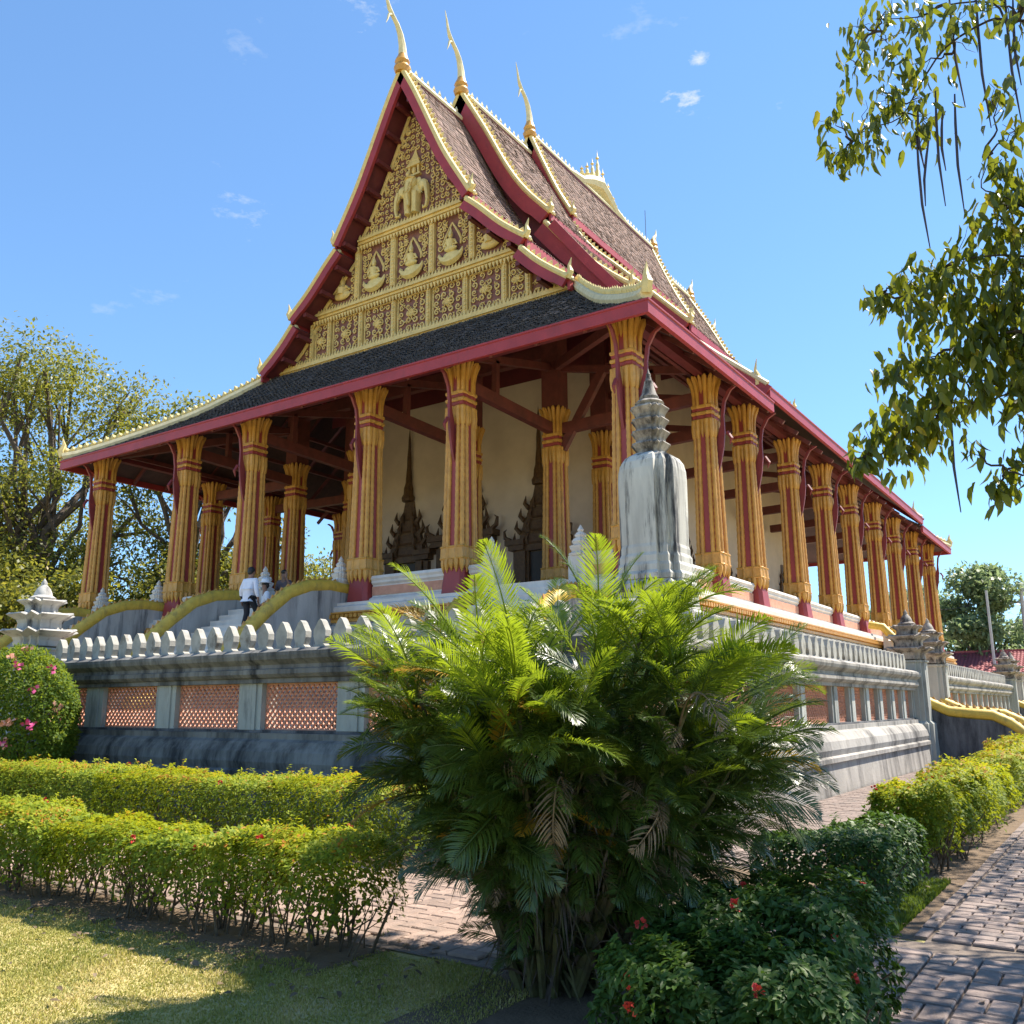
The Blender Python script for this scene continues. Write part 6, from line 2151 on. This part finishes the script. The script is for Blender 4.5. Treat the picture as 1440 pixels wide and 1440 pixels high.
def tree(loc, H, W, label, n_leaf=9000, leaf=(.15, .30), m='tree_leaf', trunk_h=.32, clumps=26, grp='trees behind the temple', cat='tree', bias=0.0, zlow=.30):
    t = empty('tree', loc)
    tag(t, label, cat, grp)
    tb = MB()
    rt = H * .026
    fork = Vector((random.uniform(-.3, .3), random.uniform(-.3, .3), H * trunk_h))
    tb.tube([(0, 0, 0), (fork.x * .4, fork.y * .4, H * trunk_h * .5), fork], [rt * 1.3, rt, rt * .85], 8)
    cl = []
    for i in range(clumps):
        a = random.uniform(0, 2 * PI)
        q = math.sqrt(random.random())
        zf = random.uniform(zlow, .93)
        env = math.sin(PI * min(1, max(.08, (zf - zlow + .12) / (1.10 - zlow)))) ** .6
        c = Vector((math.cos(a) * q * W * .5 * env, math.sin(a) * q * W * .5 * env, H * zf))
        cl.append((c, random.uniform(.10, .19) * W))
    tb.build('trunk', M['bark'], t)
    lb = MB()
    for c, r in cl:
        p = branch_path(fork, c, .18, 4)
        k = rt * random.uniform(.28, .5)
        lb.tube(p, [k * (1 - .17 * i) for i in range(len(p))], 5)
        for _ in range(2):
            e = c + Vector(rand_dirs(1)[0]) * r
            lb.tube(branch_path(p[3], e, .2, 2), [k * .4, k * .3, k * .12], 4)
    lb.build('limbs', M['bark'], t)
    Ps, Os = [], []
    per = int(n_leaf * 1.6) // len(cl)
    for c, r in cl:
        d = rand_dirs(per)
        rr = r * np.clip(rng.normal(.85, .25, per), .1, 1.35)
        P = np.array(c) + d * rr[:, None] * np.array([1.15, 1.15, .72])
        P += .12 * r * np.stack([lump(P, 3 / r), lump(P, 3 / r, 2), lump(P, 3 / r, 5)], 1)
        Ps.append(P)
        Os.append(d)
    P, d = np.concatenate(Ps), np.concatenate(Os)
    k = len(P)
    N = nrm(d * .6 + np.array([0, 0, .8]) + rand_dirs(k) * .8)
    D = nrm(rand_dirs(k) + d * .5 + np.array([0, 0, -.25]))
    L = rng.uniform(leaf[0], leaf[1], k)
    V, F, r_ = leaves(P, D, N, L, L * rng.uniform(.42, .62, k), np.clip(.42 + .24 * lump(P, .8, loc[0]) + rng.normal(0, .18, k) + bias, 0, 1))
    tag(link('crown', np_mesh('crown', V, F, M[m], r_), t), kind='stuff')
    return t
tree((-36.5, 5.5, 0), 21.4, 13.0, 'tallest tree at the left edge, its open crown rising above the temple eave', 24000, clumps=44, zlow=.22, bias=-.06)
tree((-30.8, 11.0, 0), 18.4, 10.0, 'loose crowned tree showing just above the left end of the eave', 18000, clumps=38, zlow=.2, bias=-.08)
tree((-29.5, 3.0, 0), 8.6, 8.0, 'low bushy tree behind the left gate pillar under the eave', 13000, clumps=26, trunk_h=.2, zlow=.16, leaf=(.18, .32))
tree((-31.5, 13.5, 0), 10.2, 9.5, 'yellow green tree seen between the two leftmost columns', 14000, clumps=28, trunk_h=.22, zlow=.16, bias=.10)
tree((-32.0, 20.0, 0), 11.0, 11, 'green tree seen between the second and third columns', 14000, clumps=28, trunk_h=.25, zlow=.16)
tree((-34.0, 31.0, 0), 12.5, 13, 'green tree seen through the gallery beside the central stairs', 14000, clumps=28, trunk_h=.22, zlow=.14, leaf=(.25, .45))
tree((-40.5, 0.5, 0), 13.0, 12, 'dense dark tree filling the left edge below the tall crown', 16000, clumps=30, trunk_h=.2, zlow=.14, bias=-.08)
tree((-33.0, 42.0, 0), 12.0, 13, 'farthest tree glimpsed through the left gallery columns', 9000, clumps=24, trunk_h=.2, zlow=.14, leaf=(.3, .5), bias=.04)
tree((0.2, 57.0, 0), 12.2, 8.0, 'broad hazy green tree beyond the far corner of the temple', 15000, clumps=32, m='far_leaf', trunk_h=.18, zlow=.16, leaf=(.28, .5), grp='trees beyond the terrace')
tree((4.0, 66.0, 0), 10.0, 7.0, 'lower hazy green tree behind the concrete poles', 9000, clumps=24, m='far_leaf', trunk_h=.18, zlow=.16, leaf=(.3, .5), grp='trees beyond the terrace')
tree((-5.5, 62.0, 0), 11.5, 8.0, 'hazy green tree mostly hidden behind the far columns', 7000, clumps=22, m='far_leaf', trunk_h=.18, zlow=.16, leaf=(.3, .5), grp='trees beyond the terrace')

# ---- overhanging tree at the right, trunk out of the picture
ot = empty('tree', (11.2, -8.0, 0))
tag(ot, 'overhanging tree at the right with drooping leaves and long dark hanging pods', 'tree')
OO = Vector((11.2, -8.0, 0))
tb = MB()
tb.tube([(0, 0, 0), (.1, .1, 1.6), (-.1, .0, 3.2), (-.2, .1, 4.6), (0, 0, 6.2), (.2, .2, 8.2)], [.30, .25, .21, .17, .12, .06], 10)
tb.build('trunk', M['bark'], ot)
# clusters of leaves: (x, y, z, radius, leaves) ; limbs reach each of them
def W_(px, py, y):
    """a point of the crown, given as it was measured on site"""
    d = _fw + _r * ((px - 720) / 1261.5) - _u * ((py - 720) / 1261.5)
    return CAM + d * ((y - CAM.y) / d.y)
clus = []
for (x, y, z, r, k) in (
    (8.75, -9.0, 8.55, .30, 26), (8.35, -9.1, 8.35, .30, 26), (7.95, -9.0, 8.15, .26, 26), (7.70, -9.0, 7.85, .25, 30), (7.45, -9.1, 7.62, .22, 24), (7.22, -9.0, 7.45, .18, 18),
    (8.00, -8.9, 7.55, .24, 22), (7.75, -9.1, 8.42, .22, 20), (7.35, -9.1, 8.35, .20, 16), (8.65, -9.0, 7.55, .16, 12), (8.95, -9.0, 8.0, .25, 14), (8.05, -9.0, 8.75, .25, 22),
    (7.12, -9.0, 7.42, .16, 16), (7.05, -9.0, 7.9, .14, 12), (7.40, -9.0, 8.9, .20, 16), (7.70, -9.0, 8.95, .22, 20), (7.45, -9.0, 7.42, .16, 14), (7.95, -9.0, 7.8, .2, 16), (8.76, -9.0, 7.1, .2, 14), (8.55, -9.0, 6.4, .22, 24), (8.78, -9.0, 6.0, .30, 50), (8.55, -8.95, 5.65, .30, 50), (8.30, -9.0, 5.15, .28, 50), (8.6, -9.05, 4.7, .28, 50), (8.60, -9.0, 6.75, .22, 30), (8.80, -9.1, 6.35, .30, 44), (8.50, -9.0, 6.10, .26, 30), (8.25, -9.1, 5.90, .22, 26),
    (7.95, -9.0, 5.80, .24, 40), (7.65, -9.0, 5.78, .20, 34), (7.38, -9.0, 5.70, .16, 26), (7.75, -9.1, 5.45, .20, 26),
    (8.10, -9.0, 5.42, .26, 52), (8.40, -9.0, 5.35, .30, 60), (8.70, -9.0, 5.40, .30, 50), (8.45, -8.9, 5.00, .30, 64), (8.10, -9.0, 4.98, .26, 52), (8.72, -9.0, 4.85, .30, 50),
    (7.75, -9.0, 4.92, .22, 40), (7.45, -9.1, 4.88, .20, 34), (8.20, -9.1, 4.60, .28, 56), (7.85, -9.0, 4.55, .26, 48), (7.50, -9.0, 4.40, .22, 44), (7.22, -9.0, 4.25, .18, 34), (7.05, -9.0, 4.05, .13, 20),
    (7.45, -9.0, 4.08, .20, 40), (7.72, -9.1, 4.20, .20, 36), (8.52, -9.0, 4.45, .26, 44), (8.75, -8.9, 4.15, .24, 36), (8.45, -9.0, 3.80, .20, 34), (8.22, -9.0, 3.58, .14, 22), (8.62, -9.0, 3.60, .18, 26), (8.05, -9.0, 3.98, .10, 8)):
    clus.append((Vector((x, y, z)) - OO, r, k))
random.seed(21)
for _ in range(210):      # the rest of the crown, beyond the frame
    a, q = random.uniform(0, 2 * PI), math.sqrt(random.random())
    if _ % 4 == 0: p = Vector((random.uniform(9.2, 11.2), random.uniform(-11.6, -8.6), random.uniform(4.6, 8.2)))
    else: p = Vector((11.0 + math.cos(a) * q * 2.4, -6.0 + math.sin(a) * q * 5.6, random.uniform(4.2, 8.6)))
    if p.x < (9.0 + .085 * (-p.y - 9) if p.y < -6 else 9.35): continue
    clus.append((p - OO, random.uniform(.30, .55), 55))
lb = MB()
chains = [[(-.2, .1, 6.6), (-1.6, -.7, 7.6), (-2.3, -1, 8.3), (-2.9, -1, 8.15), (-3.5, -1, 7.75), (-3.95, -1, 7.55)], [(-2.3, -1, 8.3), (-2.9, -1, 8.75), (-3.6, -1, 8.75)],
          [(-.2, 0, 4.9), (-1.7, -.8, 5.3), (-2.5, -1, 5.75), (-3.2, -1, 5.85), (-3.8, -1, 5.75)], [(-1.7, -.8, 5.3), (-2.6, -1, 6.3), (-2.75, -1, 6.9)],
          [(-.2, 0, 4.2), (-1.7, -.8, 4.4), (-2.6, -1, 4.95), (-3.3, -1, 5.0), (-3.7, -1, 4.85)], [(-1.7, -.8, 4.4), (-2.7, -1, 4.45), (-3.4, -1, 4.35), (-4.1, -1, 4.05)], [(-1.7, -.8, 4.4), (-2.4, -1, 4.0), (-2.9, -1, 3.7)]]
for ch in chains:
    P = smooth_poly([(a_ + random.uniform(-.10, .10), b_ + random.uniform(-.15, .15), c_ + random.uniform(-.09, .09)) for a_, b_, c_ in smooth_poly(ch, 2)], 3)
    lb.tube(P, list(np.linspace(.020 if ch[0][0] > -1 else .012, .004, len(P))), 6)
hubs = [Vector(p) for ch in chains for p in ch[1:]] + [Vector((-1.6, -.7, 7.6)), Vector((-1.8, -.8, 6.0)), Vector((-1.7, -.8, 4.9)), Vector((-1.8, -.8, 4.1)), Vector((.8, -1.8, 5.2)), Vector((.9, 1.8, 5.6)), Vector((1.2, 0, 6.8)), Vector((-.4, 2.4, 6.2)), Vector((-.2, -2.4, 6.4))]
for h in hubs[-9:]:
    b0 = Vector((-.1, 0, max(3.0, h.z - 1.6)))
    lb.tube(branch_path(b0, h, .16, 4), [.05, .04, .03, .022, .014] if h.x < -1 else [.085, .07, .055, .045, .03], 6)
for c, r, k in clus:
    h = min(hubs, key=lambda q: (q - c).length)
    pth = branch_path(h, c, .22, 7)
    lb.tube(pth, [.016, .013, .011, .009, .007, .005, .004, .003], 5)
    for _ in range(3):
        e = c + Vector(rand_dirs(1)[0]) * r * 1.1
        lb.tube(branch_path(pth[random.choice((4, 5, 6))], e, .25, 3), [.005, .004, .003, .002], 4)
lb.build('limbs', M['twig'], ot)
LP, LD, LN, LL, vis_i = [], [], [], [], []
for ci, (c, r, k) in enumerate(clus):
    k = int(k * (1.7 if ci < 53 else 1.0))
    P = np.array(c) + rand_dirs(k) * (r * 1.3 * rng.uniform(.15, 1.2, k))[:, None]
    LP.append(P)
    d = rand_dirs(k) * .55 + np.array([0, 0, -.85])
    LD.append(nrm(d))
    LN.append(nrm(rand_dirs(k) * .9 + np.array([0, -.2, .55])))
    LL.append(rng.uniform(.10, .215, k))
    vis_i.append(np.full(k, ci < 53))
P, D, N, L, vi = np.concatenate(LP), np.concatenate(LD), np.concatenate(LN), np.concatenate(LL), np.concatenate(vis_i)
rn_ = np.clip(.40 + .25 * lump(P, 1.6) + rng.normal(0, .2, len(P)), 0, .97)
rn_[rng.random(len(P)) < .012] = 1.0
order = np.where(vi)[0]
big = set(order[np.argsort(-L[order])][:300].tolist())
mask = np.array([i in big for i in range(len(P))])
V, F, r_ = leaves(P[~mask], D[~mask], N[~mask], L[~mask], L[~mask] * .40, rn_[~mask], LEAF8)
tag(link('crown', np_mesh('crown', V, F, M['over_leaf'], r_), ot), kind='stuff')
lm = []
for q in range(12):
    V, F, r_ = leaves(np.zeros((1, 3)), np.array([[1., 0, 0]]), np.array([[0, 0, 1.]]), np.array([1.0]), np.array([.40]), np.array([min(1, .12 + q * .075)]), LEAF8)
    lm.append(np_mesh('leaf', V, F, M['over_leaf'], r_))
for i in sorted(big):
    o = link('leaf', lm[min(11, int(rn_[i] * 11.99))], ot)
    d = Vector(D[i]); s = Vector(np.cross(N[i], D[i])).normalized(); u = d.cross(s)
    o.matrix_local = Matrix.Translation(Vector(P[i])) @ Matrix((d, s, u)).transposed().to_4x4() @ Matrix.Scale(float(L[i]), 4)
for (x0, z0, x1, z1, y) in ((8.33, 8.86, 8.35, 7.51, -9.0), (8.57, 8.74, 8.55, 7.19, -9.0), (8.82, 8.61, 8.81, 7.14, -9.0), (7.88, 7.37, 7.89, 6.07, -9.0), (7.99, 7.29, 7.89, 6.56, -9.0), (8.1, 7.8, 8.07, 6.5, -9.0),
                            (8.27, 7.69, 8.23, 6.37, -9.0), (8.14, 7.52, 8.11, 6.88, -9.0), (7.92, 4.5, 7.9, 3.38, -9.0), (8.88, 8.5, 8.85, 7.54, -9.0), (7.92, 7.69, 7.92, 6.95, -9.0)):
    b = MB()
    a, c = Vector((x0, y, z0)) - OO, Vector((x1, y, z1)) - OO
    b.tube([a, a.lerp(c, .25) + Vector((-.015, 0, 0)), a.lerp(c, .6) + Vector((-.025, 0, 0)), c], [.008, .013, .013, .005], 6)
    b.build('seed_pod', M['pod'], ot, True)

# ================================================================== FAR RIGHT: HOUSE ROOFS, POLES AND CABLES
hs = empty('house', (1.2, 50, 0))
tag(hs, 'low house with a dark red tiled roof beyond the far wall', 'house')
MB().box(-3.6, 0, 0, 4.2, 6, 3.7).build('wall', M['far_wall'], hs)
rf = MB()
rf.add([(-4.2, -.7, 3.6), (4.8, -.7, 3.6), (4.8, 3, 5.15), (-4.2, 3, 5.15), (-4.2, 6.7, 3.6), (4.8, 6.7, 3.6)], [(0, 1, 2, 3), (3, 2, 5, 4), (0, 3, 4), (1, 5, 2)])
rf = rf.build('roof', M['red_tile'], hs)
rt_ = MB()
for j in range(11):
    for i in range(40):
        t0, t1 = j / 11, (j + 1.08) / 11
        x = -4.2 + i * .225
        y0, z0 = 3 - 3.7 * t0, 5.17 - 1.55 * t0
        y1, z1 = 3 - 3.7 * t1, 5.17 - 1.55 * t1
        rt_.add([(x, y0, z0), (x + .11, y0, z0 + .05), (x + .21, y0, z0), (x, y1, z1 + .03), (x + .11, y1, z1 + .09), (x + .21, y1, z1 + .03)], [(0, 3, 4, 1), (1, 4, 5, 2)])
tag(rt_.build('roof_tiles', M['red_tile'], rf), kind='stuff')
MB().box(-4.2, 2.9, 5.14, 4.8, 3.1, 5.30).build('ridge', M['red_tile'], rf)
bl = empty('building', (5.2, 72, 0))
tag(bl, 'grey rendered building with a pitched roof at the right edge beyond the poles', 'building')
MB().box(-3.4, 0, 0, 6, 8, 7.6).build('wall', M['far_wall'], bl)
gb = MB()
gb.add([(-3.8, -.4, 7.5), (6.4, -.4, 7.5), (1.3, -.4, 10.2), (-3.8, 8.4, 7.5), (6.4, 8.4, 7.5), (1.3, 8.4, 10.2)], [(0, 1, 2), (3, 5, 4), (0, 2, 5, 3), (1, 4, 5, 2), (0, 3, 4, 1)])
gb.build('roof', M['far_wall'], bl)
for z in (2.0, 5.0):
    for x in (-2.6, -.6, 1.4, 3.4):
        w = MB()
        w.box(x, -.04, z, x + 1.1, .02, z + 1.4)
        w = w.build('window', M['pole'], bl)
        MB().box(x + .08, -.06, z + .08, x + 1.02, -.042, z + 1.32).build('pane', M['pane'], w)
def pole(loc, h, r, label, arms):
    p = empty('utility_pole', loc)
    tag(p, label, 'utility pole', 'poles beyond the terrace')
    b = MB()
    b.tube([(0, 0, 0), (0, 0, h)], [r, r * .7], 8)
    b.build('post', M['pole'], p)
    for z, w in arms:
        MB().beam((-w, 0, z), (w, 0, z), .10, .12).build('crossarm', M['pole'], p)
        for s in (-.8, 0, .8):
            MB().lathe([(.04, 0), (.06, .06), (.03, .14), (.05, .2), (.02, .26)], c=(s * w, 0, z + .06), n=6).build('insulator', M['metal'], p)
    return p
pole((1.45, 50.5, 0), 9.2, .11, 'slim pale pole standing before the hazy tree', [])
pole((3.15, 55, 0), 10.0, .17, 'thick concrete pole hung with cables at the right edge', [(9.5, .9), (8.7, .8)])
pole((3.75, 58, 0), 9.0, .15, 'concrete pole with a crossarm behind the thick one at the right edge', [(8.5, .9)])
for (a, c, sag, lb_) in (((3.15, 55, 9.7), (-6, 52, 8.8), .9, 'upper slack cable running left from the thick concrete pole'), ((3.15, 55, 8.9), (-6, 52, 7.4), .8, 'lower slack cable running left from the thick concrete pole'),
                     ((3.15, 55, 9.7), (9, 58, 9.9), .4, 'cable running right off the thick concrete pole')):
    cb = MB()
    P = [Vector(a).lerp(Vector(c), t) - Vector((0, 0, sag * 4 * t * (1 - t))) for t in np.linspace(0, 1, 12)]
    cb.tube(P, .025, 4)
    tag(cb.build('power_cable', M['wire']), lb_, 'cable', 'cables between the poles')
